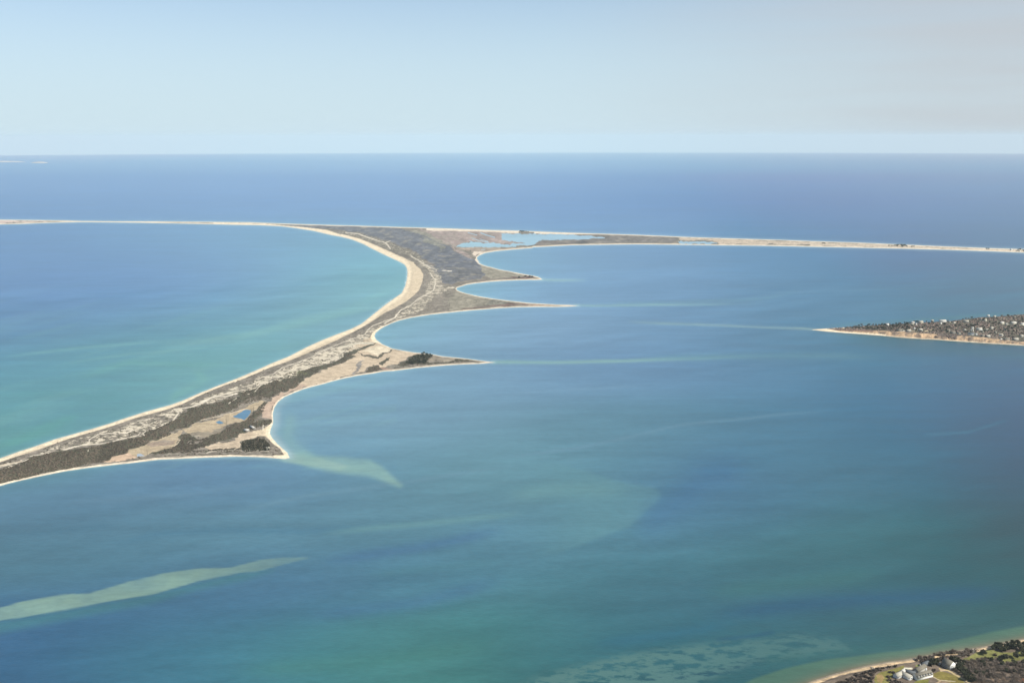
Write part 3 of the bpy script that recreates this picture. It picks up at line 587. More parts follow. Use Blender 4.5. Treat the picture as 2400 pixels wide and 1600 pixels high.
def seen_to_albedo(rgb_lin, u, v):
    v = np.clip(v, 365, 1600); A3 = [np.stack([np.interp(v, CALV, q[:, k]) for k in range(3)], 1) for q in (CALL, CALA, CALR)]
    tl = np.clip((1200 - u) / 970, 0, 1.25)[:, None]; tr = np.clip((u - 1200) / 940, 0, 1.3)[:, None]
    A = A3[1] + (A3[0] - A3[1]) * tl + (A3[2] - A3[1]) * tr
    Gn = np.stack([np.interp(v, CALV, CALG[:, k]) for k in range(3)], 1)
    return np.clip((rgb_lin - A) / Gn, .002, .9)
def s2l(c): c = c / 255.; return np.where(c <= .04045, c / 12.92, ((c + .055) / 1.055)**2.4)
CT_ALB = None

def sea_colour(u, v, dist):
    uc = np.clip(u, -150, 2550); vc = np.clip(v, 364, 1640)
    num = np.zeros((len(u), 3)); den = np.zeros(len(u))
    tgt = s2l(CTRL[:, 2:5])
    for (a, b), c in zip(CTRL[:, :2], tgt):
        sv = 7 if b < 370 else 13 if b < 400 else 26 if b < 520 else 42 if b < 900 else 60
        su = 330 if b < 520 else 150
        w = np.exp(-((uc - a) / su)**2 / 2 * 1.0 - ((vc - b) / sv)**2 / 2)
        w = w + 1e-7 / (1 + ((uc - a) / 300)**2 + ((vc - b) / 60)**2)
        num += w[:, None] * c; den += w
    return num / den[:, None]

def sea_features(u, v, X, Y, c):
    """shoals, bars and plumes surveyed in the photo; c = seen colour (linear)"""
    n = len(u); c = c.copy()
    wu = u + 7 * (fbm(X / 120, Y / 120, 61) - .5); wv = v + 4 * (fbm(X / 120, Y / 120, 62) - .5)
    def mix(k, rgb):
        nonlocal c
        k = k[:, None]; c = c * (1 - k) + s2l(np.array(rgb, float)) * k
    def streak(P, w, rgb, a, sv=2.0, tip=0):
        d = dline(wu, wv, P, sv=sv); k = a * np.exp(-(d / w)**2)
        uu = np.array([p[0] for p in P]); lo, hi = uu.min(), uu.max(); L = hi - lo
        if L > 60 and tip < 3: k = k * (1 if tip == 1 else sstep(lo - 40, lo + .2 * L, u)) * (1 if tip == 2 else 1 - sstep(hi - (.6 if tip == 1 else .2) * L, hi + 40, u)) * (u > lo - 40) * (u < hi + 40)
        mix(k, rgb)
    # left bay turquoise swirls
    streak(T('Z1', (900, 590), (1300, 545), (1650, 470), (2000, 390), (2200, 330)), 16, (148, 196, 198), .5)
    streak(T('Z1', (1500, 480), (1900, 400), (2230, 240)), 14, (146, 196, 200), .42)
    streak(T('Z1', (50, 650), (400, 605), (750, 575), (1000, 555)), 8, (140, 190, 190), .45, 3)
    streak(T('Z1', (300, 690), (700, 635), (1100, 600), (1400, 560)), 7, (142, 190, 190), .35, 3)
    streak(T('Z1', (450, 760), (700, 680), (1000, 690), (1250, 690)), 12, (130, 184, 180), .4)
    streak(T('Z1', (1100, 740), (1130, 780), (980, 850), (950, 900)), 12, (134, 186, 178), .45, 1.2)
    streak(T('Z1', (0, 860), (300, 850), (700, 880)), 14, (112, 166, 172), .4)
    streak(T('Z1', (400, 990), (150, 1090), (0, 1150)), 14, (112, 170, 164), .5, 1.2)
    lb = ((u < 930) & (v > 560) & (v < 1100)).astype(float) * sstep(560, 700, v)
    mix(lb * sstep(640, 800, v) * .15 * sstep(.52, .72, fbm((u + v) / 150, (v + u * .26) / 13, 101)), (146, 194, 190))
    mix(lb * .14 * sstep(.52, .72, fbm((u + v) / 120, (v + u * .22) / 11, 103)), (112, 158, 186))
    hb = sstep(600, 700, v)
    g = 1 + hb * .09 * (fbm(u / 170 + 5, (v + u * .13) / 11, 105) - .5) * 2 * sstep(1100, 700, v) + sstep(900, 1150, v) * .08 * (fbm(u / 130, (v + u * .17) / 17, 107) - .5) * 2
    c *= g[:, None]
    # thin bars off the cusps
    streak(T('Z4', (290, 305), (600, 304), (900, 300), (1150, 297)), 3.6, (152, 190, 194), .95, 1.6, 1)
    streak(T('Z4', (400, 300), (800, 290), (1150, 275), (1300, 245)), 8, (128, 166, 184), .5, 2)
    streak(T('Z4', (-85, 565), (100, 566), (300, 566), (600, 556), (900, 546), (1200, 540)), 6.5, (150, 190, 188), .85, 1.6, 1)
    streak(T('Z4', (600, 545), (1200, 535), (1700, 540)), 16, (116, 156, 170), .5, 2)
    streak(T('Z4', (540, 382), (750, 390), (1000, 398), (1200, 407), (1380, 416)), 3.8, (144, 176, 186), .95, 1.6, 2)
    streak(T('Z4', (1300, 412), (1400, 416), (1560, 425)), 3, (150, 180, 180), .5, 1.6)
    streak(T('Z4', (1000, 245), (1300, 243), (1700, 232), (2100, 218)), 3, (126, 160, 184), .5, 2)
    streak(T('Z4', (-100, 1010), (300, 960), (800, 850), (1200, 810), (1400, 795), (1470, 775)), 4, (122, 158, 178), .5, 1.4)
    streak(T('Z4', (1900, 900), (2100, 885), (2200, 855), (2270, 830)), 3.6, (104, 140, 162), .55, 1.4)
    streak(T('Z4', (0, 710), (300, 690), (600, 675)), 4, (138, 172, 196), .4, 2)
    streak(T('Z4', (1500, 460), (2000, 500), (2500, 540)), 22, (92, 136, 148), .5, 1.6)
    streak(T('Z4', (1400, 425), (1800, 455), (2100, 472), (2500, 500)), 6, (112, 138, 140), .6, 1.2)
    streak(T('Z4', (1400, 405), (1900, 370), (2500, 330)), 5, (118, 152, 158), .5, 1.2)
    streak(T('Z4', (135, 186), (200, 188), (330, 190)), 5, (158, 192, 200), .8, 1.6, 1)
    # long streaks across the harbour
    streak(T('Z2', (1050, 280), (1400, 200), (1900, 130), (2352, 60)), 6, (122, 160, 178), .5, 1.3)
    streak(T('Z2', (300, 230), (900, 190), (1300, 120)), 8, (120, 156, 178), .35, 1.3)
    streak(T('Z2', (60, 385), (300, 355), (500, 335)), 8, (90, 132, 154), .4, 1.6)
    streak(T('Z2', (500, 430), (700, 375), (1000, 355), (1400, 360), (1700, 340)), 12, (92, 136, 160), .55, 1.4)
    streak(T('Z2', (1500, 370), (1800, 340), (2100, 310), (2400, 280)), 12, (116, 160, 166), .6, 1.6)
    streak(T('Z2', (1500, 500), (1900, 440), (2300, 360)), 20, (88, 126, 160), .6, 1.5)
    streak(T('Z2', (1400, 750), (1900, 690), (2300, 590)), 26, (82, 120, 152), .5, 1.5)
    streak(T('Z2', (1100, 1000), (1700, 960), (2300, 880)), 30, (84, 136, 132), .45, 1.5)
    streak(T('Z2', (1700, 560), (2100, 520), (2300, 500)), 16, (92, 138, 152), .5, 1.5)
    streak(T('Z3', (0, 200), (200, 170), (500, 170)), 26, (118, 160, 164), .5, 1.4)
    # shoal lobe east of mid frame: crisp eastern edge
    lobe = T('Z3', (-400, 60), (200, 40), (500, 130), (600, 148), (665, 158), (690, 195), (670, 230), (620, 275), (545, 345), (400, 395), (200, 470), (-400, 560))
    d = np.zeros(n); m = (u > 900) & (u < 1700) & (v > 1050) & (v < 1380)
    if m.any():
        s = sdist(wu[m], wv[m], lobe); d[m] = sstep(-5, 9, s) * (1 - sstep(60, 190, s)) * sstep(1200, 1420, u[m])
    mix(d * .40, (116, 162, 168))
    streak(T('Z3', (600, 330), (700, 270), (800, 200), (900, 110), (1050, 90)), 40, (86, 126, 162), .45, 1.0)
    # dark channel near the lower right
    streak(T('Z3', (900, 750), (1300, 700), (1700, 670), (2100, 650), (2330, 640)), 26, (68, 104, 130), .7, 1.4)
    streak(T('Z3', (400, 880), (700, 840), (1000, 790)), 20, (68, 114, 134), .55, 1.4)
    streak(T('Z3', (950, 860), (1100, 845), (1200, 825)), 6, (62, 100, 124), .6, 1.4)
    streak(T('Z3', (900, 640), (1300, 600), (1700, 560)), 30, (80, 126, 128), .5, 1.4)
    streak(T('Z3', (1100, 950), (1400, 930), (1900, 880)), 22, (70, 110, 112), .5, 1.3)
    streak(T('Z3', (560, 1060), (900, 1020), (1150, 950)), 12, (64, 98, 112), .6, 1.2)
    # the two big sand bars
    tipbar = T('Z2', (1290, 0), (1400, -8), (1450, 12), (1600, 22), (1700, 35), (1750, 62), (1800, 105), (1850, 150), (1838, 158), (1760, 128), (1690, 107), (1500, 86), (1400, 60), (1290, 34))
    k = softpoly(wu, wv, tipbar, 16) ; mix(np.clip(k * (.45 + .6 * fbm(X / 50, Y / 50, 71)), 0, 1), (148, 186, 182))
    k = softpoly(wu, wv, T('Z2', (1290, 0), (1400, 10), (1500, 35), (1600, 60), (1560, 80), (1420, 62), (1300, 38)), 10); mix(k * .5, (166, 196, 184))
    streak(T('R14', (1660, -60), (1640, 60), (1620, 150), (1605, 240), (1670, 340), (1770, 450), (1900, 580)), 10, (170, 194, 202), .8, 1.0, 3)
    streak(T('R13', (500, 740), (400, 830), (330, 930), (310, 1050), (330, 1200)), 9, (158, 190, 204), .6, 1.0, 3)
    streak(T('Z1', (1600, 1000), (1580, 1090), (1620, 1140), (1700, 1200)), 16, (146, 186, 186), .5, 1.0, 3)
    bar = T('Z2', (-400, 820), (-400, 770), (0, 712), (100, 684), (200, 668), (300, 650), (380, 648), (410, 646), (500, 620), (600, 590), (750, 555), (900, 533), (1060, 528), (1200, 490), (1300, 482), (1432, 481),
      (1340, 505), (1250, 528), (1180, 545), (1100, 550), (900, 592), (700, 650), (500, 682), (300, 722), (0, 772))
    halo = T('Z2', (-400, 850), (0, 775), (300, 724), (700, 652), (1100, 552), (1250, 540), (1100, 590), (900, 630), (700, 690), (300, 770), (0, 830), (-400, 880))
    k = softpoly(wu, wv, halo, 24); mix(k * .55, (84, 134, 138))
    k = softpoly(u + 3 * (fbm(X / 40, Y / 40, 81) - .5), v + 2 * (fbm(X / 40, Y / 40, 82) - .5), bar, 3.5)
    tex = .62 + .5 * fbm(X / 60, Y / 60, 83) + .22 * (fbm(X / 14, Y / 22, 84) - .5); mix(np.clip(k * (.95 - .5 * sstep(430, 730, u)) * tex, 0, 1), (138, 170, 160))
    # near-shore shelf
    shelf = T('F1', (-1500, 1700), (-600, 1250), (0, 1052), (400, 962), (800, 880), (1050, 845), (1200, 838), (1600, 788), (1900, 740), (2352, 700)) + T('F2', (500, 612), (900, 532), (1300, 432), (1700, 342), (2000, 282), (2352, 222)) \
       + [(2800, 1360), (2900, 1600), (2400, 1800), (1700, 1800)]
    k = softpoly(u, v, shelf, 5); mix(k * .85, (92, 126, 112))
    dn = np.zeros(n); m = (u > 1600) & (v > 1380); s = -sdist(u[m], v[m], NEAR); dn[m] = np.exp(-np.maximum(s, 0) / 9.) ; mix(dn * .85, (134, 126, 108))
    return c

def build_sea():
    az = np.concatenate([np.arange(-180, -32, 4.0), np.radians(0) + np.arange(-31.5, 31.5, .075), np.arange(32, 180, 4.0)])
    az = np.radians(az)
    vv = np.concatenate([np.arange(1700, 700, -3.0), np.arange(700, 372, -1.6)])
    mid = unproj(np.full(len(vv), 1200.), vv, 0.0); r = np.hypot(mid[:, 0], mid[:, 1])
    r = np.concatenate([[2, 150, 350, 550, 700, 800], r[r > 850], [44000, 52000, 62000, 74000, 86000, 94000, 100000]])
    r = np.unique(np.round(r, 1))
    A, Rr = np.meshgrid(az, r); x = (Rr * np.sin(A)).ravel(); y = (Rr * np.cos(A)).ravel(); z = drop(x, y)
    P = np.stack([x, y, z], 1); n = len(P)
    front = (y > .3 * np.hypot(x, y))
    u = np.full(n, 1200.); v = np.full(n, 1640.)
    a, b = proj(P[front]); u[front] = a; v[front] = b
    v = np.clip(v, 362, 1700)
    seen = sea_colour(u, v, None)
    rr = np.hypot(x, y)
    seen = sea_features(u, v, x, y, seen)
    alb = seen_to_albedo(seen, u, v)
    # shallows along every shore (true distance in survey px)
    sh = np.zeros(n); foam = np.zeros(n); m = (u > -250) & (u < 2600) & (v > 500) & (v < 1300) & front
    d = np.full(n, 1e3); d[m] = -sdist(u[m], v[m], COATUE)
    inner = d < 0
    bw = 2.0 + 2.2 * sstep(900, 1060, v) * (u > 300)
    k = np.exp(-np.maximum(d, 0) / bw) * .75
    lg = np.zeros(n, bool)
    for W in WATERHOLES[3:6]: lg |= inpoly(u, v, W)
    k[inner] = .30
    shc = np.where((u > 980)[:, None], np.array([[.36, .50, .50]]), np.array([[.30, .46, .44]]))
    k = k * (1 - .65 * ((v > 1080) & (u < 640)))
    k = np.where(inner, .5, k * .62); alb = alb * (1 - k[:, None]) + shc * k[:, None]
    lo = inpoly(u, v, [(p[0], p[1]) for p in T('R2', (1380, 620), (1720, 620), (1720, 820), (1180, 860), (1180, 780))]); alb[lo] = (.075, .16, .235); lo = inpoly(u, v, T('R2', (60, 1220), (300, 1220), (300, 1310), (60, 1310))); alb[lo] = (.26, .30, .33)
    eel = softpoly(u, v, T('Z3', (-50, 1120), (60, 1050), (250, 990), (500, 930), (800, 888), (1000, 868), (1150, 856), (1300, 826), (1500, 860), (1560, 905), (1350, 935), (1130, 960), (1000, 1010), (850, 1065), (500, 1120)), 26) * (.55 + .45 * sstep(1900, 1450, u) - 0)
    f1 = dline(u, v, T('R4', (905, 200), (908, 270), (892, 330), (885, 400), (855, 480)), sv=1) ; f2 = dline(u, v, T('R4', (690, 600), (540, 715), (400, 845), (260, 955)), sv=1)
    foam = np.maximum(sstep(1.9, .5, f1), .8 * sstep(1.6, .5, f2))
    nr, na = A.shape; idx = np.arange(n).reshape(nr, na)
    i2 = np.roll(idx, -1, 1)
    f = np.stack([idx[:-1], i2[:-1], i2[1:], idx[1:]], -1).reshape(-1, 4)[:, ::-1]
    f = f.reshape(-1, 4)
    # close the pole under the aircraft with one ring
    P = np.concatenate([P, [[0, 0, 0]]]); alb = np.concatenate([alb, alb[:1]]); eel = np.append(eel, 0); foam = np.append(foam, 0)
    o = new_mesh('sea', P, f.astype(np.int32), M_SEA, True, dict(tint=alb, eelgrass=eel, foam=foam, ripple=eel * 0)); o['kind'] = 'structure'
    return o
sea = build_sea()

# ------------------------------------------------------------------ trees and bushes
def crown_mesh(kind, seed):
    r = np.random.default_rng(seed); V = []; Fc = []; cols = []
    if kind == 'evergreen': W, Ht, base, nl = 3.6, 6.6, .9, 420
    elif kind == 'bare': W, Ht, base, nl = 4.4, 6.0, 1.4, 300
    elif kind == 'cedar': W, Ht, base, nl = 2.3, 6.0, .4, 300
    else: W, Ht, base, nl = 3.2, 2.8, .2, 220
    lobes = [(r.normal(0, W * .34), r.normal(0, W * .34), base + (Ht - base) * r.uniform(.35, .72), r.uniform(.34, .55)) for _ in range(7 if kind != 'cedar' else 4)]
    if kind == 'cedar': lobes = [(r.normal(0, .3), r.normal(0, .3), base + (Ht - base) * t, .62 - .4 * t) for t in (.18, .38, .6, .82)]
    for i in range(nl):
        lx, ly, lz, lr = lobes[r.integers(len(lobes))]
        d = r.normal(0, 1, 3); d /= np.linalg.norm(d); q = r.uniform(.55, 1.05) * W * lr
        c = np.array([lx, ly, lz]) + d * q * np.array([1, 1, .72 if kind != 'cedar' else 1.2])
        if c[2] < base * .6: c[2] = base * .6 + r.uniform(0, .3)
        s = r.uniform(.35, .75) * (.75 if kind == 'bare' else 1)
        a = r.normal(0, 1, 3); a /= np.linalg.norm(a); a = a * .55 + d * .45 if kind != 'bare' else a; a /= np.linalg.norm(a)
        t = np.cross(a, [.3, .2, 1]); t /= np.linalg.norm(t); b = np.cross(a, t)
        k = len(V)
        if kind == 'bare': t = t * s * 1.5; b = b * s * .35
        else: t = t * s; b = b * s
        V += [c - t - b * .6, c + t * .9 - b, c + t * .5 + b, c - t * .8 + b * .8]; Fc.append((k, k + 1, k + 2, k + 3))
        sh = r.uniform(.6, 1.4); cols += [(sh, sh, sh)] * 4
    return V, Fc, cols
def trunk_mesh(kind, seed):
    r = np.random.default_rng(seed + 99); V = []; Fc = []
    def limb(p, q, a, b, n=6):
        p = np.array(p, float); q = np.array(q, float); d = q - p; d /= np.linalg.norm(d)
        t = np.cross(d, [.9, .1, .3]); t /= np.linalg.norm(t); w = np.cross(d, t); k = len(V)
        for c, rr in ((p, a), (q, b)):
            for i in range(n):
                th = 2 * math.pi * i / n; V.append(c + (t * math.cos(th) + w * math.sin(th)) * rr)
        for i in range(n): Fc.append((k + i, k + (i + 1) % n, k + n + (i + 1) % n, k + n + i))
    Ht = dict(evergreen=4.2, bare=3.4, cedar=4.8, bush=1.2)[kind]
    limb((0, 0, -.5), (.1, .1, Ht), .28 if kind != 'bush' else .12, .08)
    nb = 4 if kind != 'bare' else 9
    for i in range(nb):
        th = 2 * math.pi * i / nb + r.uniform(-.4, .4); z = Ht * r.uniform(.3, .75); L = dict(evergreen=1.9, bare=2.6, cedar=.9, bush=1.2)[kind]
        limb((0, 0, z), (math.cos(th) * L, math.sin(th) * L, z + L * r.uniform(.4, .9)), .1, .03, 4)
    return V, Fc
def leaf_mat(name, col):
    m, nt, b = mat(name); a = N(nt, 'ShaderNodeAttribute', attribute_name='shade')
    n = noise(nt, .5, 2); f = ramp(nt, n, .3, .7, .75, 1.25)
    oi = N(nt, 'ShaderNodeObjectInfo'); f2 = ramp(nt, oi.outputs['Random'], 0, 1, .8, 1.25)
    c = mixc(nt, 1.0, (*col, 1), a.outputs['Color'], 'MULTIPLY'); c = mixc(nt, 1.0, c, mth(nt, 'MULTIPLY', f, f2), 'MULTIPLY')
    nt.links.new(c, b.inputs['Base Color']); b.inputs['Roughness'].default_value = .8; b.inputs['Specular IOR Level'].default_value = .15
    return m
LM = dict(evergreen=leaf_mat('evergreen_needles', (.044, .046, .026)), bare=leaf_mat('bare_twigs', (.135, .108, .085)),
          cedar=leaf_mat('cedar_foliage', (.078, .074, .052)), bush=leaf_mat('brush_twigs', (.078, .060, .048)))
BARK = simple('bark', (.12, .095, .07), .9, .2, 1.5)
PROTO = {}
def tree(kind, P, scale, rot, label, group, cat='tree', var=None):
    names = dict(evergreen='evergreen_tree', bare='leafless_tree', cedar='cedar_tree', bush='bush')
    var = random.randrange(4) if var is None else var; key = (kind, var)
    root = bpy.data.objects.new(names[kind], None); root.empty_display_size = .5; C.objects.link(root)
    root.location = P; root.rotation_euler = (0, 0, rot); root.scale = (scale, scale, scale * random.uniform(.85, 1.15))
    tag(root, label, cat, group)
    if key not in PROTO:
        V, Fc, cs = crown_mesh(kind, 10 * var + len(kind)); c = new_mesh('crown', V, Fc, LM[kind], False, dict(shade=np.array(cs)), root)
        V, Fc = trunk_mesh(kind, var); t = new_mesh('trunk', V, Fc, BARK, False, None, root); PROTO[key] = (c, t)
    else:
        for q in PROTO[key]:
            o = q.copy(); C.objects.link(o); o.parent = root
    return root
def tree_at(kind, u, v, scale, label, group, land='near', cat='tree'):
    zf, Pl = dict(near=(z_near, NEAR), point=(z_point, POINT), coatue=(z_coatue, COATUE))[land]
    p, h = place(u, v, zf, Pl)
    return tree(kind, p - np.array([0, 0, .15]), scale, random.uniform(0, 6.28), label, group, cat)

# near shore, bottom right corner of the view
def jit(pts, a): return [(x + random.uniform(-a, a), y + random.uniform(-a, a)) for x, y in pts]
hedge = []
for k in range(30):
    t = k / 29; hedge.append((2148 + t * 136, np.interp(t, [0, .3, .6, .85, 1], [1548, 1538, 1532, 1529, 1527])))
for k in range(22):
    t = k / 21; hedge.append((2160 + t * 110, np.interp(t, [0, .4, .8, 1], [1551, 1545, 1541, 1535])))
for (x, y) in jit(hedge, 1.6):
    tree_at('bush' if random.random() < .6 else 'bare', x, y, random.uniform(.75, 1.2), 'brown brush in the thick hedge between the beach and the cottage', 'brush along the beach edge', cat='bush')
EV = [(2331,1519,1.5),(2337,1517,1.5),(2343,1521,1.3),(2326,1522,1.0),(2349,1525,1.2),(2357,1519,1.2),(2363,1515,1.4),(2368,1520,1.5),(2373,1514,1.4),(2376,1520,1.2),(2384,1509,1.1),(2389,1520,1.3),(2394,1524,1.2),(2354,1526,1.1),(2361,1525,1.2),(2399,1514,1.2),(2404,1519,1.3)]
for x, y, s in EV: tree_at('evergreen', x, y, s, 'dark round evergreen in the clump above the beach beside the lawn', 'evergreens in the beach clump')
for (x, y, s, lab) in [(2304, 1529, 1.0, 'spreading dark tree at the beach edge of the lawn'), (2306, 1534, 1.2, 'brown tree standing in the lawn gap near the beach hut'), (2331, 1535, .7, 'small lone bush in the middle of the green lawn'),
    (2347, 1540, 1.1, 'brown bush on the lawn just below the evergreen clump'), (2355, 1543, 1.2, 'low dark bush on the lawn below the evergreen clump'), (2362, 1540, .9, 'right hand bush of three below the evergreen clump'),
    (2380, 1541, 1.4, 'round dark bush with a long shadow on the right of the lawn'), (2398, 1537, 1.4, 'dark bush on the lawn at the right edge of the view')]:
    tree_at('bush' if s < 1.15 else 'evergreen', x, y, s * (1 if s > 1.15 else 1.3), lab, None, cat='tree' if s >= 1.15 else 'bush')
DK = [(2243,1563),(2248,1560),(2252,1566),(2247,1571),(2252,1574),(2258,1570),(2256,1561),(2262,1576),(2258,1580),(2266,1583),(2270,1588),(2275,1592),(2281,1594),(2284,1588),(2286,1580),(2250,1553),(2244,1551),(2236,1548),(2229,1547),(2257,1553),(2264,1590),(2268,1594),(2283,1597)]
for x, y in jit(DK, 1.): tree_at('evergreen', x, y, random.uniform(.85, 1.2), 'dark evergreen in the wood right of the cottage', 'evergreens right of the cottage')
for x, y, s in [(2185,1553,1.2),(2190,1556,1.3),(2195,1553,1.1),(2188,1560,1.0),(2181,1558,.9)]: tree_at('evergreen', x, y, s, 'dark green tree between the grey shed and the cottage', 'evergreens between shed and cottage')
BR = []
def scatter(poly, n, mind, out):
    P = np.array(poly); k = 0
    while k < n * 30 and len(out) < 900 and n > 0:
        k += 1; x = random.uniform(P[:, 0].min(), P[:, 0].max()); y = random.uniform(P[:, 1].min(), P[:, 1].max())
        if inpoly(np.array([x]), np.array([y]), P)[0] and all((x - a)**2 + (y - b)**2 * 1.5 > mind**2 for a, b in out):
            out.append((x, y)); n -= 1
scatter([(2262, 1556), (2290, 1548), (2318, 1545), (2345, 1548), (2360, 1556), (2385, 1550), (2408, 1548), (2412, 1612), (2290, 1612), (2285, 1590), (2268, 1576)], 130, 4.6, BR)
for x, y in BR: tree_at('bare', x, y, random.uniform(.8, 1.15), 'grey brown leafless tree in the wood filling the lower right corner', 'leafless trees in the corner wood')
for x, y in jit([(2344,1551),(2349,1556),(2348,1562),(2323,1548),(2375,1553),(2380,1557),(2398,1555),(2307,1562),(2312,1546),(2302,1556),(2358,1573),(2313,1577),(2378,1577),(2304,1580)], .8):
    tree_at('evergreen', x, y, random.uniform(.8, 1.05), 'dark evergreen standing among the leafless trees of the corner wood', 'evergreens in the corner wood')
B2 = []
scatter(T('F1', (1050, 1300), (1450, 1170), (1700, 1080), (2000, 1010), (2100, 1030), (1850, 1110), (1760, 1180), (1760, 1400), (1000, 1400)), 70, 3.4, B2)
for x, y in B2: tree_at('bush', x, y, random.uniform(.6, 1.0), 'low brown bush on the bank between the beach and the big house', 'bushes on the bank', cat='bush')
for x, y, s in [(2098,1597,1.1),(2103,1600,1.2),(2109,1601,1.2),(2093,1600,1.0),(2186,1573,.9),(2190,1571,.8),(2165,1563,.8),(2094,1577,.9),(2100,1562,.9),(2082,1587,1.0),(2083,1594,1.1),(2086,1575,.8)]:
    tree_at('bush', x, y, s, 'dark garden shrub close to the big grey house', 'garden shrubs round the big house', cat='bush')

# cedar grove and wooded cusps on the barrier beach
G1 = []; scatter(T('R14', (1125, 400), (1160, 365), (1300, 355), (1380, 328), (1475, 352), (1535, 400), (1562, 450), (1552, 505), (1480, 515), (1300, 520), (1150, 525), (1125, 480)), 120, 3.2, G1)
for x, y in G1: tree_at('cedar', x, y, random.uniform(.8, 1.15), 'dark cedar in the dense grove near the nearest sand tip', 'cedars in the grove by the nearest tip', 'coatue')
G2 = []; scatter(T('R12', (340, 480), (390, 440), (450, 385), (570, 345), (610, 330), (715, 342), (760, 365), (700, 420), (660, 480), (420, 500)), 70, 3.3, G2)
for x, y in G2: tree_at('evergreen', x, y, random.uniform(.9, 1.3), 'dark evergreen in the wood on the second sand spit', 'evergreens on the second spit', 'coatue')
G3 = []; scatter(T('R8', (940, 168), (1010, 160), (1060, 172), (1050, 185), (950, 182)), 10, 2.0, G3); scatter(T('R8', (1080, 176), (1190, 180), (1180, 188), (860, 180), (850, 172)), 10, 2, G3)
for x, y in G3: tree_at('evergreen', x, y, random.uniform(1.3, 1.9), 'dark tree in the clump halfway along the far right strip', 'trees in the far strip clump', 'coatue')
for x, y, s in [(1928, 571.6, 1.4), (1931, 571.3, 1.7), (1934, 571.8, 1.4)]: tree_at('evergreen', x, y, s, 'dark tree in the small left group on the far right strip', 'trees in the small far strip group', 'coatue')
for x, y, s in [(2312, 584.5, 2.0), (2317, 584.5, 2.0), (2386, 586.5, 2.4), (2390, 586.5, 2.4), (2398, 588, 2.2)]: tree_at('evergreen', x, y, s * .75, 'dark tree near the far right end of the far strip', 'trees at the right end of the far strip', 'coatue')
for x, y, s in [(1219, 543.6, 1.9), (1222, 544, 2.2), (1225, 544, 2.1), (1228, 544.2, 1.9), (1233, 544.4, 1.6), (1238, 544.6, 1.5)]: tree_at('evergreen', x, y, s, 'dark tree behind the lagoon on the far beach', 'trees behind the lagoon', 'coatue')
for x, y in [(1215, 652), (1240, 650), (1248, 650.5), (1232, 649.5)]: tree_at('bush', x + random.uniform(-2, 2), y - .8, 2.4, 'dark bush on the furthest short spit', 'bushes on the furthest spit', 'coatue', 'bush')

# trees on the headland
TP = []; scatter(T('S1', (1150, 556), (1900, 505), (2352, 475), (2352, 640), (1900, 625), (1300, 600)), 110, 3.0, TP)
scatter(T('S2', (0, 470), (900, 440), (1500, 365), (2352, 310), (2352, 820), (1800, 760), (1350, 680), (700, 690), (0, 610)), 190, 3.4, TP)
for x, y in TP:
    tree_at(random.choice(['evergreen', 'evergreen', 'bare', 'bush']), x, y, random.uniform(.9, 1.5), 'dark tree or bush among the houses of the bluff headland', 'trees and bushes on the headland', 'point')
for x, y, s, l in [(1982, 769, .9, 'lone little tree near the sandy tip of the headland'), (2070, 773, 2.0, 'tall dark tree left of the first house on the headland')]:
    tree_at('evergreen', x, y, s, l, None, 'point')

# ------------------------------------------------------------------ dense scrub on the barrier beach: nobody could count it
def bush_mass(name, G, z, rr_, colour):
    n = len(z)
    ang = np.arange(6) * math.pi / 3
    r = RNG.uniform(*rr_, n); h = r * RNG.uniform(.55, .95, n)
    V = np.zeros((n, 13, 3)); ph = RNG.uniform(0, 6.28, n)
    for k in range(6):
        a = ang[k] + ph; rr = r * RNG.uniform(.8, 1.15, n)
        V[:, k] = np.stack([np.cos(a) * rr, np.sin(a) * rr, np.full(n, -.3)], 1)
        rr = r * RNG.uniform(.55, .95, n); V[:, 6 + k] = np.stack([np.cos(a + .3) * rr, np.sin(a + .3) * rr, h * RNG.uniform(.55, .9, n)], 1)
    V[:, 12] = np.stack([RNG.normal(0, .2, n) * r, RNG.normal(0, .2, n) * r, h], 1)
    V[:, :, 0] += G[:, 0:1]; V[:, :, 1] += G[:, 1:2]; V[:, :, 2] += (G[:, 2] + z)[:, None]
    tri = []
    for k in range(6):
        j = (k + 1) % 6; tri += [(k, j, 6 + j), (k, 6 + j, 6 + k), (6 + k, 6 + j, 12)]
    tri = np.array(tri); Fc = (np.arange(n)[:, None, None] * 13 + tri[None]).reshape(-1, 3)
    t = fbm(G[:, 0] / 40, G[:, 1] / 90, 46); s0 = RNG.uniform(.55, 1.45, n) * (.55 + .9 * t)
    sh = np.repeat(s0, 13); cc = np.stack([sh, sh, sh], 1); cc[:, 0] *= np.repeat(RNG.uniform(.92, 1.15, n), 13)
    return new_mesh(name, V.reshape(-1, 3), Fc, leaf_mat(name + '_leaves', colour), False, dict(shade=cc))
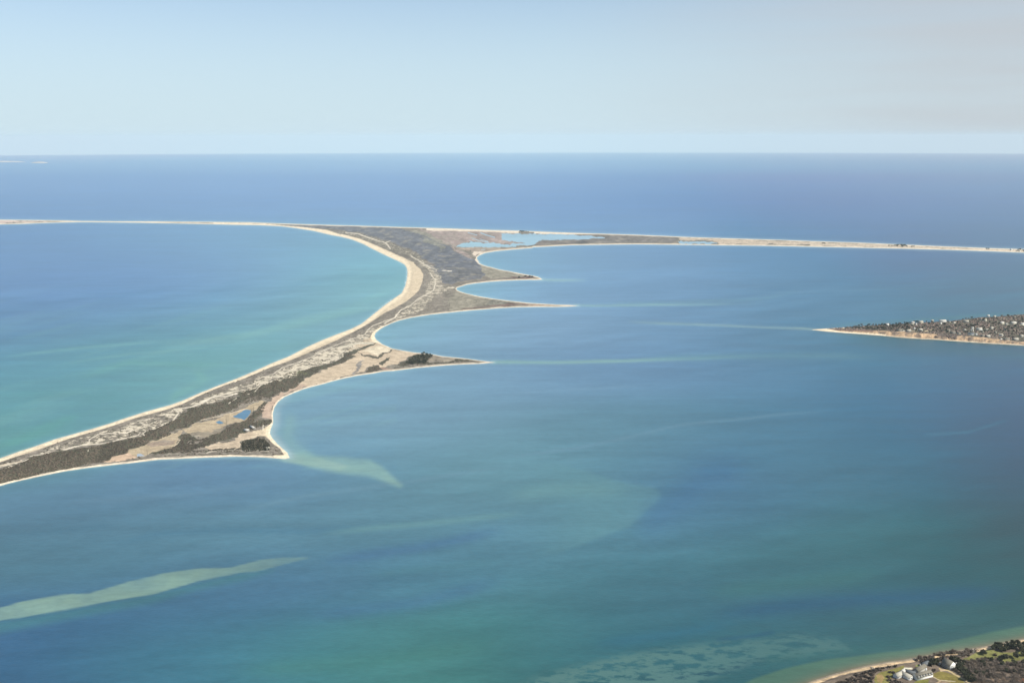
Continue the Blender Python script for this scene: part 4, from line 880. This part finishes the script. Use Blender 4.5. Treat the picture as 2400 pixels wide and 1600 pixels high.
def build_scrub():
    Pts = []; 
    areas = [(p, s) for p, c, s in COVER if s >= .5 and max(q[1] for q in p) > 800]
    P0 = np.array(COATUE)
    for poly, s in areas:
        A = np.array(poly); u0, u1 = max(-130, A[:, 0].min()), A[:, 0].max(); v0, v1 = A[:, 1].min(), min(A[:, 1].max(), 1200)
        n = int((u1 - u0) * (v1 - v0) * .42 * s); x = RNG.uniform(u0, u1, n); y = RNG.uniform(v0, v1, n)
        m = inpoly(x, y, A); Pts.append(np.stack([x[m], y[m]], 1))
    # sparse bushes everywhere on the near half
    n = 26000; x = RNG.uniform(-130, 1150, n); y = RNG.uniform(640, 1190, n); m = inpoly(x, y, P0)
    x = x[m]; y = y[m]; q = fbm(x / 9, y / 4, 15) > .54
    for poly, c, s in COVER:
        if s < .12: q &= ~inpoly(x, y, poly)
    Pts.append(np.stack([x[q], y[q]], 1))
    Q = np.concatenate(Pts); u = Q[:, 0]; v = Q[:, 1]
    q = fbm(u / 7, v / 2.6, 44) > .40; u = u[q]; v = v[q]
    sd = sdist(u, v, P0); G = unproj(u, v, 0.0)
    ok = sd > 4.2
    for poly, c in SANDPOLY: ok &= ~inpoly(u, v, poly)
    for P, w, c in TRACKS: ok &= dline(u, v, P, sv=1.3) > w * .5 + .5
    for P, c, s in COVER:
        if s == 0: ok &= ~inpoly(u, v, P)
    u, v, sd, G = u[ok], v[ok], sd[ok], G[ok]
    z = z_coatue(u, v, sd.copy(), G[:, 0], G[:, 1]); n = len(u)
    o = bush_mass('coastal_scrub', G, z, (1.0, 2.6), (.072, .061, .044))
    tag(o, 'dense low olive and brown scrub covering the dunes of the barrier beach', 'scrub', None, 'stuff')
build_scrub()

# ------------------------------------------------------------------ houses
WALLM = dict(white=simple('white_paint', (.66, .66, .62), .6, .06, .4), cream=simple('cream_boards', (.52, .49, .39), .7, .08, .4),
             grey=simple('weathered_shingle_wall', (.22, .21, .19), .85, .15, .8), pale=simple('pale_shingle_wall', (.36, .35, .31), .8, .1, .8))
ROOFM = dict(grey=simple('grey_shingle_roof', (.160, .145, .112), .85, .15, 1.2), dark=simple('dark_roof', (.10, .11, .115), .8, .15, 1.0), pale=simple('pale_roof', (.36, .335, .27), .75, .12, 1.0),
             white=simple('white_roof', (.46, .44, .39), .6, .06, 1.0), brown=simple('brown_roof', (.25, .21, .16), .85, .15, 1.2))
GLASS, _nt, _b = mat('window_glass'); _b.inputs['Base Color'].default_value = (.035, .045, .055, 1); _b.inputs['Roughness'].default_value = .12
BRICK = simple('chimney_brick', (.33, .20, .15), .9, .15, 2.0)

def box(V, Fc, x0, x1, y0, y1, z0, z1):
    k = len(V); V += [(x0, y0, z0), (x1, y0, z0), (x1, y1, z0), (x0, y1, z0), (x0, y0, z1), (x1, y0, z1), (x1, y1, z1), (x0, y1, z1)]
    Fc += [(k, k + 3, k + 2, k + 1), (k + 4, k + 5, k + 6, k + 7), (k, k + 1, k + 5, k + 4), (k + 1, k + 2, k + 6, k + 5), (k + 2, k + 3, k + 7, k + 6), (k + 3, k, k + 4, k + 7)]
def gable_wall(V, Fc, L, W, hw, hr, cx=0, cy=0, ang=0, zb=-1.5):
    k = len(V); ca, sa = math.cos(ang), math.sin(ang)
    P = [(-L/2, -W/2, zb), (L/2, -W/2, zb), (L/2, W/2, zb), (-L/2, W/2, zb), (-L/2, -W/2, hw), (L/2, -W/2, hw), (L/2, W/2, hw), (-L/2, W/2, hw), (-L/2, 0, hw + hr), (L/2, 0, hw + hr)]
    V += [(cx + x * ca - y * sa, cy + x * sa + y * ca, z) for x, y, z in P]
    Fc += [(k, k+1, k+5, k+4), (k+2, k+3, k+7, k+6), (k+1, k+2, k+6, k+9, k+5), (k+3, k, k+4, k+8, k+7)]
def gable_roof(V, Fc, L, W, hw, hr, cx=0, cy=0, ang=0, o=.45, t=.28):
    ca, sa = math.cos(ang), math.sin(ang); L2 = L/2 + o; s = hr / (W/2); W2 = W/2 + o; k = len(V)
    P = []
    for x in (-L2, L2):
        P += [(x, -W2, hw - s*o + .02), (x, 0, hw + hr + .02), (x, W2, hw - s*o + .02), (x, -W2, hw - s*o + t), (x, 0, hw + hr + t), (x, W2, hw - s*o + t)]
    V += [(cx + x * ca - y * sa, cy + x * sa + y * ca, z) for x, y, z in P]
    Fc += [(k, k+1, k+4, k+3), (k+1, k+2, k+5, k+4), (k+6, k+9, k+10, k+7), (k+7, k+10, k+11, k+8),
           (k+3, k+4, k+10, k+9), (k+4, k+5, k+11, k+10), (k, k+6, k+7, k+1), (k+1, k+7, k+8, k+2), (k, k+3, k+9, k+6), (k+2, k+8, k+11, k+5)]
def house_root(name, P, rot, label, cat, group=None):
    r = bpy.data.objects.new(name, None); C.objects.link(r); r.location = P; r.rotation_euler = (0, 0, rot); tag(r, label, cat, group); return r
def ground_rot(A, B, zf, Pl):
    a, _ = place(*A, zf, Pl); b, _ = place(*B, zf, Pl); return math.atan2(b[1] - a[1], b[0] - a[0]), np.linalg.norm((b - a)[:2]), (a + b) / 2
def windows(root, L, W, hw, n, floors=1, sides=(-1, 1), sz=(1.1, 1.4), gable=True):
    for s in sides:
        for f in range(floors):
            for i in range(n):
                x = -L/2 + L * (i + .5) / n; z = 1.0 + 2.8 * f
                V = []; Fc = []; box(V, Fc, x - sz[0]/2, x + sz[0]/2, s * (W/2 + .02) - .03, s * (W/2 + .02) + .03, z, z + sz[1]); w = new_mesh('window', V, Fc, GLASS, False, None, root)
                V = []; Fc = []
                for (a, b, c, d) in ((-.12, 0, -.12, sz[1] + .12), (sz[0], sz[0] + .12, -.12, sz[1] + .12), (0, sz[0], -.12, 0), (0, sz[0], sz[1], sz[1] + .12)):
                    box(V, Fc, x - sz[0]/2 + a, x - sz[0]/2 + b, s * (W/2 + .03) - .06, s * (W/2 + .03) + .06, z + c, z + d)
                new_mesh('frame', V, Fc, WALLM['white'], False, None, w)
    if gable:
        for s in (-1, 1):
            for f in range(floors + 0):
                for y in (-W/5, W/5):
                    V = []; Fc = []; z = 1.0 + 2.8 * f; box(V, Fc, s * (L/2 + .02) - .03, s * (L/2 + .02) + .03, y - .5, y + .5, z, z + 1.4); new_mesh('window', V, Fc, GLASS, False, None, root)

# cottage by the beach hedge
rot, _, c = ground_rot((2215, 1562), (2230, 1562), z_near, NEAR)
ctg = house_root('cottage', c, math.radians(-59), 'shingled cottage with a bright white gable end above the beach hedge', 'cottage')
V = []; Fc = []; gable_wall(V, Fc, 12.5, 11.5, 6.6, 4.2); new_mesh('wall', V, Fc, WALLM['grey'], False, None, ctg)
V = []; Fc = []
V += [(x, y, z) for x in (6.28, 6.36) for y, z in ((-5.75, -1), (5.75, -1), (5.75, 6.55), (0, 10.72), (-5.75, 6.55))]
Fc += [(5, 6, 7, 8, 9), (0, 4, 3, 2, 1), (0, 1, 6, 5), (1, 2, 7, 6), (2, 3, 8, 7), (3, 4, 9, 8), (4, 0, 5, 9)]
tag(new_mesh('gable', V, Fc, WALLM['white'], False, None, ctg), 'bright white boarded gable end')
V = []; Fc = []; gable_roof(V, Fc, 12.5, 11.5, 6.6, 4.2); rf = new_mesh('roof', V, Fc, ROOFM['grey'], False, None, ctg)
V = []; Fc = []; box(V, Fc, -3.0, -2.1, .6, 1.4, 8, 12.0); new_mesh('chimney', V, Fc, BRICK, False, None, rf)
windows(ctg, 12.5, 11.5, 6.6, 4, 2, (-1, 1), gable=False)
for y in (-2.6, 0, 2.6):
    for z in (.9, 3.6):
        V = []; Fc = []; box(V, Fc, 6.35, 6.42, y - .5, y + .5, z, z + 1.4); new_mesh('window', V, Fc, GLASS, False, None, ctg)
V = []; Fc = []; box(V, Fc, 6.35, 6.42, -.45, .45, 6.9, 8.2); new_mesh('window', V, Fc, GLASS, False, None, ctg)

# big grey house, several wings
c, _ = place(2152, 1585, z_near, NEAR)
big = house_root('large_house', c, 0, 'large rambling grey roofed house with white trim, a row of dormers and a white chimney', 'house')
def off(u, v):
    p, _ = place(u, v, z_near, NEAR); return p[0] - c[0], p[1] - c[1]
def wing(A, B, W, hw, hr, wm, rm):
    a = off(*A); b = off(*B); ang = math.atan2(b[1] - a[1], b[0] - a[0]); L = math.hypot(b[0] - a[0], b[1] - a[1]); cx, cy = (a[0] + b[0]) / 2, (a[1] + b[1]) / 2
    V = []; Fc = []; gable_wall(V, Fc, L, W, hw, hr, cx, cy, ang); new_mesh('wall', V, Fc, WALLM[wm], False, None, big)
    V = []; Fc = []; gable_roof(V, Fc, L, W, hw, hr, cx, cy, ang); r = new_mesh('roof', V, Fc, ROOFM[rm], False, None, big)
    return ang, L, cx, cy, r
def onwing(wg, W, x, y, z0, z1, sx, sy, mt, name, par=None):
    ang, L, cx, cy, r = wg; ca, sa = math.cos(ang), math.sin(ang); V = []; Fc = []; box(V, Fc, x - sx/2, x + sx/2, y - sy/2, y + sy/2, z0, z1)
    V = [(cx + a * ca - b * sa, cy + a * sa + b * ca, z) for a, b, z in V]; return new_mesh(name, V, Fc, mt, False, None, par or big)
w1 = wing((2143, 1590), (2180, 1581), 10, 3.8, 4.0, 'white', 'grey')
for i in range(6):
    x = -w1[1]/2 + 2.2 + i * (w1[1] - 4.4) / 5
    d = onwing(w1, 10, x, -4.3, 3.9, 5.9, 1.9, 1.8, WALLM['white'], 'dormer'); onwing(w1, 10, x, -5.24, 4.4, 5.5, 1.0, .06, GLASS, 'window', d); onwing(w1, 10, x, -4.2, 5.903, 6.1, 2.3, 2.2, ROOFM['grey'], 'roof', d)
onwing(w1, 10, w1[1]/2 + .04, 0, 4.2, 6.2, .08, 2.4, GLASS, 'window'); onwing(w1, 10, w1[1]/2 + .04, -2.5, .8, 2.4, .08, 1.2, GLASS, 'window'); onwing(w1, 10, w1[1]/2 + .04, 2.5, .8, 2.4, .08, 1.2, GLASS, 'window')
onwing(w1, 10, w1[1]/2 - 6, 1.5, 6.0, 10.2, 1.2, 1.2, WALLM['white'], 'chimney')
w2 = wing((2112, 1581), (2136, 1592), 7.5, 3.4, 2.9, 'white', 'pale'); onwing(w2, 7.5, w2[1]/2 + .04, 0, 1.0, 2.6, .08, 2.2, GLASS, 'window'); onwing(w2, 7.5, w2[1]/2 + .04, 0, 3.9, 4.9, .08, .9, GLASS, 'window')
w3 = wing((2098, 1588), (2114, 1581), 7, 3.4, 2.6, 'white', 'pale')
for i in range(4): onwing(w3, 7, -w3[1]/2 + 1.6 + i * (w3[1] - 3.2) / 3, -3.54, .7, 2.8, 1.2, .08, GLASS, 'window')
w4 = wing((2119, 1574.5), (2145, 1581.5), 5.5, 3.0, 2.0, 'pale', 'dark')
w5 = wing((2146, 1576), (2166, 1566), 7, 3.6, 3.0, 'pale', 'grey')
w6 = wing((2112, 1579), (2120, 1574.5), 5, 3.2, 2.2, 'white', 'white')

def small_house(A, B, W, hw, hr, wm, rm, label, cat='house', name='house', group=None, land='near', win=0, L=None, ch=True):
    zf, Pl = dict(near=(z_near, NEAR), point=(z_point, POINT), coatue=(z_coatue, COATUE))[land]
    rot, LL, c = ground_rot(A, B, zf, Pl); L = L or LL
    r = house_root(name, c, rot, label, cat, group)
    V = []; Fc = []; gable_wall(V, Fc, L, W, hw, hr); new_mesh('wall', V, Fc, WALLM[wm], False, None, r)
    V = []; Fc = []; gable_roof(V, Fc, L, W, hw, hr); rf = new_mesh('roof', V, Fc, ROOFM[rm], False, None, r)
    if ch: V = []; Fc = []; box(V, Fc, L/4 - .5, L/4 + .5, -.6, .6, hw + hr - 1, hw + hr + 1.4); new_mesh('chimney', V, Fc, BRICK, False, None, rf)
    if win: windows(r, L, W, hw, win, 1)
    return r
small_house((2161, 1560), (2178, 1552.5), 6.0, 2.4, 2.0, 'grey', 'dark', 'long low shed with a dark grey roof behind the big house', 'shed', 'shed', win=3, ch=False)
small_house((2275.5, 1527.8), (2284.5, 1527.2), 4.2, 2.8, 1.6, 'pale', 'pale', 'little pale boarded hut on the beach edge beside the lawn', 'hut', 'beach_hut', win=2, ch=False)
small_house((2155.5, 1559.6), (2158.5, 1559), 1.6, 1.8, .7, 'white', 'white', 'tiny white hut left of the long grey shed', 'hut', 'garden_hut', ch=False)
small_house((2200, 1556), (2203, 1555.4), 1.8, 2.0, .7, 'white', 'white', 'tiny white hut just left of the cottage', 'hut', 'garden_hut', ch=False)
small_house((2238, 1557), (2241, 1556.4), 1.6, 2.2, .7, 'white', 'white', 'tiny white hut just right of the cottage gable', 'hut', 'garden_hut', ch=False)
# beach stairs
p0, _ = place(2041, 1562.5, z_near, NEAR); p1, _ = place(2050, 1567, z_near, NEAR)
st = house_root('beach_stairs', p0, math.atan2(p1[1] - p0[1], p1[0] - p0[0]), 'pale wooden steps running from the bank down to the near beach', 'stairs'); Ls = float(np.linalg.norm((p1 - p0)[:2])); dz = float(p1[2] - p0[2])
for y in (-.6, .6):
    V = [(0, y - .05, .1), (Ls, y - .05, dz + .4), (Ls, y + .05, dz + .4), (0, y + .05, .1), (0, y - .05, .6), (Ls, y - .05, dz + .9), (Ls, y + .05, dz + .9), (0, y + .05, .6)]
    new_mesh('stringer', V, [(0, 3, 2, 1), (4, 5, 6, 7), (0, 1, 5, 4), (1, 2, 6, 5), (2, 3, 7, 6), (3, 0, 4, 7)], WALLM['pale'], False, None, st)
V = []; Fc = []
for i in range(14):
    t = (i + .5) / 14; box(V, Fc, Ls * t - .18, Ls * t + .18, -.545, .545, .4 + dz * t, .48 + dz * t)
new_mesh('treads', V, Fc, WALLM['pale'], False, None, st)

# cottages on the barrier beach
def cuv(k, a, b): return T(k, (a, b))[0]
small_house(cuv('R14', 1165, 195), cuv('R14', 1235, 205), 8, 3, 2.6, 'grey', 'white', 'white roofed cottage in the scrub, the left one of two', 'cottage', 'cottage', land='coatue', ch=False)
small_house(cuv('R14', 1262, 142), cuv('R14', 1325, 168), 7, 3, 2.4, 'grey', 'white', 'white roofed cottage in the scrub, the right one of two', 'cottage', 'cottage', land='coatue', ch=False)
small_house(cuv('R14', 1500, 490), cuv('R14', 1560, 486), 7, 3, 2.4, 'white', 'pale', 'pale cottage at the right edge of the cedar grove', 'cottage', 'cottage', land='coatue', ch=False)
small_house((2368, 586.5), (2371.5, 586.5), 12, 6, 4, 'white', 'white', 'white house on the far strip near the right edge, the left one of two', 'house', land='coatue', ch=False)
small_house((2388, 589), (2391, 589), 10, 5, 3, 'white', 'pale', 'white house on the far strip near the right edge, the right one of two', 'house', land='coatue', ch=False)

HS = [ # u, v, length px, width m, wall, roof, label
 (2079, 762.5, 10, 8, 'white', 'white', 'long white roofed house beside the tall dark tree on the headland'),
 (2108, 776, 12, 9, 'grey', 'grey', 'left wing of the big grey bluff-top house, with a dark roof'),
 (2116, 775, 8, 9, 'white', 'pale', 'tall white trimmed gabled house in the middle of the bluff-top group'),
 (2129, 777, 12, 10, 'grey', 'pale', 'grey house with a pale roof right at the bluff edge'),
 (2157, 775, 10, 9, 'pale', 'pale', 'pale house standing alone right of the bluff-top group'),
 (2143, 771.5, 4, 5, 'white', 'white', 'tiny white house behind the gap between the bluff-top houses'),
 (2139, 757.5, 9, 7, 'white', 'white', 'long white house on the back ridge of the headland'),
 (2138, 761, 8, 6, 'cream', 'pale', 'cream house just in front of the long white ridge house'),
 (2158, 756.5, 12, 9, 'cream', 'pale', 'wide cream house among trees on the back ridge'),
 (2147, 761, 4, 5, 'white', 'white', 'small white house left of the wide cream ridge house'),
 (2185, 753, 7, 6, 'pale', 'pale', 'small pale house half hidden in trees on the back ridge'),
 (2209, 754, 19, 12, 'white', 'white', 'largest bright white house standing out on the back ridge'),
 (2205, 759, 5, 5, 'white', 'white', 'small bright white house just below the largest white ridge house'),
 (2225, 756, 7, 7, 'pale', 'grey', 'grey roofed house right of the largest white ridge house'),
 (2236, 758, 8, 6, 'pale', 'pale', 'low pale house behind the bare brown field'),
 (2264, 755, 13, 8, 'pale', 'pale', 'long pale house on the back ridge above the dark trees'),
 (2222, 776, 10, 8, 'grey', 'grey', 'grey house in trees below the bare brown field'),
 (2233, 781, 12, 9, 'grey', 'grey', 'grey gabled house in trees nearest the wooded gully'),
 (2247, 782, 8, 8, 'pale', 'grey', 'grey house right of the gabled one near the wooded gully'),
 (2261, 774.5, 7, 7, 'pale', 'pale', 'pale roofed house with a curved drive mid headland'),
 (2279, 770, 6, 6, 'white', 'white', 'bright white house, the upper of a pair mid headland'),
 (2278, 775, 8, 6, 'white', 'white', 'bright white long house, the lower of a pair mid headland'),
 (2276, 784, 14, 10, 'white', 'dark', 'dark roofed house with a pale gable at the cleared bluff edge'),
 (2288, 785, 5, 5, 'white', 'white', 'small white house right of the dark roofed bluff house'),
 (2295, 772.5, 14, 9, 'white', 'pale', 'long pale house right of the bright white pair'),
 (2303, 777, 6, 6, 'cream', 'pale', 'small cream house below the long pale one'),
 (2316, 741.5, 7, 9, 'white', 'white', 'bright white house on the skyline of the headland'),
 (2300, 750, 8, 8, 'pale', 'grey', 'grey roofed house below the skyline left of a greenish one'),
 (2309, 751.5, 8, 8, 'cream', 'pale', 'pale greenish house just below the white skyline house'),
 (2331, 743, 7, 6, 'pale', 'pale', 'low pale house on the skyline right of the bright white one'),
 (2313, 774, 8, 6, 'pale', 'pale', 'pale house half hidden in trees right of the long pale one'),
 (2324, 770.5, 10, 6, 'pale', 'pale', 'long pale roof among trees mid headland'),
 (2303, 789, 9, 8, 'grey', 'grey', 'grey house behind the bluff, left part of a close pair'),
 (2315, 790, 11, 10, 'grey', 'pale', 'blue grey house behind the bluff, right part of a close pair'),
 (2346, 786.5, 9, 6, 'white', 'pale', 'low white house at the end of a pale drive'),
 (2348, 758.5, 11, 8, 'cream', 'white', 'long cream roofed house in the right hand white row'),
 (2359, 761, 8, 7, 'cream', 'white', 'cream house in the middle of the right hand white row'),
 (2375, 758.5, 15, 11, 'cream', 'white', 'biggest cream house of the right hand white row'),
 (2396, 761, 9, 8, 'white', 'white', 'white house cut by the right edge of the view'),
 (2357, 773, 9, 8, 'grey', 'grey', 'grey house below the right hand white row'),
 (2377, 744, 8, 7, 'grey', 'grey', 'grey roofed house among trees under the right skyline'),
 (2333, 780, 6, 6, 'grey', 'grey', 'small grey house in the dark trees behind the bluff'),
 (2346, 797, 5, 6, 'white', 'white', 'small bright white boathouse at the bluff foot'),
 (2359, 797, 14, 10, 'grey', 'grey', 'wide grey house with pale trim, left of two near the right edge'),
 (2380, 797, 14, 10, 'grey', 'pale', 'grey green house with pale trim, right of two near the right edge'),
 (2394, 789, 9, 7, 'pale', 'pale', 'pale house by the right edge behind the grey pair')]
for i, (u, v, Lp, W, wm, rm, lab) in enumerate(HS):
    r = random.Random(i); dvv = r.uniform(-.9, .6)
    L = Lp * 1.65 * .8
    small_house((u - Lp/2, v - dvv * .4), (u + Lp/2, v + dvv * .4), W, 3.2 if Lp < 9 else 4.6, 2.6 if W < 8 else 3.4, wm, rm, lab, 'house', 'house', 'houses on the headland', 'point', L=L, ch=Lp >= 9)

def build_headland_brush():
    n = 15000; x = RNG.uniform(1925, 2480, n); y = RNG.uniform(725, 830, n); P = np.array(POINT); m = inpoly(x, y, P); x = x[m]; y = y[m]
    sd = sdist(x, y, P); fr = np.interp(x, [p[0] for p in POINT[:16]], [p[1] for p in POINT[:16]]) - y
    G = unproj(x, y, 0.0); z = z_point(x, y, sd.copy(), G[:, 0], G[:, 1]); a, b = proj(G + np.stack([z * 0, z * 0, z], 1))
    q = (fr > 5.4) & (sd > .8) & (fbm(a / 9, b / 3.5, 66) > .36)
    q |= (fr > 2) & (x > 2192) & (x < 2244) & (sd > 2)
    for h in HS: q &= ~((np.abs(a - h[0]) < h[2] * .62 + 1) & (b > h[1] - 3) & (b < h[1] + 2.2))
    o = bush_mass('headland_brush', G[q], z[q], (1.6, 4.2), (.112, .086, .070))
    tag(o, 'dense dark brown leafless brush covering the bluff headland between the houses', 'brush', None, 'stuff')
build_headland_brush()

# distant white boat near the horizon
pb = unproj(1035, 382.8, 0.0)
bt = house_root('boat', pb, 1.2, 'tiny white boat far out near the horizon', 'boat')
V = [(-30, -5, 0), (20, -5, 0), (34, 0, 0), (20, 5, 0), (-30, 5, 0), (-31, -6, 6), (22, -6, 7), (40, 0, 9), (22, 6, 7), (-31, 6, 6)]
new_mesh('hull', V, [(0, 1, 6, 5), (1, 2, 7, 6), (2, 3, 8, 7), (3, 4, 9, 8), (4, 0, 5, 9), (5, 6, 7, 8, 9), (4, 3, 2, 1, 0)], WALLM['white'], False, None, bt)
V = []; Fc = []; box(V, Fc, -22, 12, -4.5, 4.5, 6.5, 16); box(V, Fc, -12, 6, -3.5, 3.5, 16.02, 22); new_mesh('deckhouse', V, Fc, WALLM['white'], False, None, bt)
V = []; Fc = []; box(V, Fc, -9, -5, -1.5, 1.5, 22.02, 28); new_mesh('funnel', V, Fc, ROOFM['dark'], False, None, bt)

# ------------------------------------------------------------------ air
hz_m = bpy.data.materials.new('air'); hz_m.use_nodes = True; nt = hz_m.node_tree; nt.nodes.clear()
o = nt.nodes.new('ShaderNodeOutputMaterial'); pv = nt.nodes.new('ShaderNodeVolumePrincipled'); nt.links.new(pv.outputs[0], o.inputs['Volume'])
pv.inputs['Color'].default_value = (.76, .875, .88, 1); pv.inputs['Density'].default_value = 1.9e-5; pv.inputs['Anisotropy'].default_value = 0.0
V = []; Fc = []; box(V, Fc, -102000, 102000, -102000, 102000, drop(102000, 102000) * 1.0 - 5, 860)
hz = new_mesh('haze', V, Fc, hz_m); tag(hz, 'pale blue haze in the air over the whole sea', 'haze', None, 'stuff')

# ------------------------------------------------------------------ sun and sky
EL, AZ = math.radians(44), math.radians(118)       # azimuth clockwise from straight ahead
sd_ = bpy.data.lights.new('sun', 'SUN'); sd_.energy = 4.2; sd_.angle = math.radians(.53); sd_.color = (1.0, .955, .88)
so = bpy.data.objects.new('sun', sd_); C.objects.link(so)
dirv = Vector((math.sin(AZ) * math.cos(EL), math.cos(AZ) * math.cos(EL), math.sin(EL)))
so.rotation_euler = dirv.to_track_quat('Z', 'Y').to_euler(); so.location = (0, 0, 900)
w = bpy.data.worlds.new('World'); bpy.context.scene.world = w; w.use_nodes = True; nt = w.node_tree
bg = nt.nodes['Background']; sky = nt.nodes.new('ShaderNodeTexSky'); sky.sky_type = 'NISHITA'; sky.sun_disc = False
sky.sun_elevation = EL; sky.sun_rotation = AZ; sky.altitude = 700; sky.air_density = 1.0; sky.dust_density = 1.0; sky.ozone_density = 1.5
SKY_TINT = (1, 1, 1)
tc = nt.nodes.new('ShaderNodeTexCoord'); sp = nt.nodes.new('ShaderNodeSeparateXYZ'); nt.links.new(tc.outputs['Generated'], sp.inputs[0])
cb = nt.nodes.new('ShaderNodeCombineXYZ'); nt.links.new(sp.outputs[0], cb.inputs[0]); nt.links.new(sp.outputs[1], cb.inputs[1])
nt.links.new(mth(nt, 'ADD', mth(nt, 'MAXIMUM', sp.outputs[2], 0.0), .03), cb.inputs[2]); nt.links.new(cb.outputs[0], sky.inputs[0])
mp = nt.nodes.new('ShaderNodeMapping'); mp.inputs['Scale'].default_value = (2.2, 2.2, 26); mp.inputs['Rotation'].default_value = (0, math.radians(-3), 0)
nt.links.new(tc.outputs['Generated'], mp.inputs[0])
nz = nt.nodes.new('ShaderNodeTexNoise'); nz.inputs['Scale'].default_value = 1.4; nz.inputs['Detail'].default_value = 5; nz.inputs['Roughness'].default_value = .5; nt.links.new(mp.outputs[0], nz.inputs['Vector'])
side = ramp(nt, sp.outputs[0], .0, .48)
cl = mth(nt, 'MULTIPLY', side, ramp(nt, nz.outputs[0], .28, .72, .6, 1.0))
low = ramp(nt, sp.outputs[2], -.01, .22, 1, 0)
base = mixc(nt, mth(nt, 'MULTIPLY', low, .93), sky.outputs[0], (4.35, 5.5, 6.2, 1))
c1 = mixc(nt, mth(nt, 'MULTIPLY', cl, .85), base, (3.95, 4.15, 4.40, 1))
nt.links.new(c1, bg.inputs[0]); bg.inputs[1].default_value = .082
#SKYEND#

cam_d = bpy.data.cameras.new('camera'); cam_d.lens = 35; cam_d.sensor_width = 36; cam_d.clip_start = 1; cam_d.clip_end = 400000
cam = bpy.data.objects.new('camera', cam_d); C.objects.link(cam)
mtx = Matrix(((rt[0], up[0], -fw[0], 0), (rt[1], up[1], -fw[1], 0), (rt[2], up[2], -fw[2], H), (0, 0, 0, 1))); cam.matrix_world = mtx
sc = bpy.context.scene; sc.camera = cam
sc.view_settings.view_transform = 'Standard'; sc.view_settings.look = 'None'; sc.view_settings.exposure = 0.75; sc.view_settings.gamma = 1.0
sc.render.engine = 'CYCLES'; sc.cycles.use_denoising = True; sc.cycles.max_bounces = 4; sc.cycles.volume_bounces = 1; sc.cycles.diffuse_bounces = 2; sc.cycles.glossy_bounces = 2
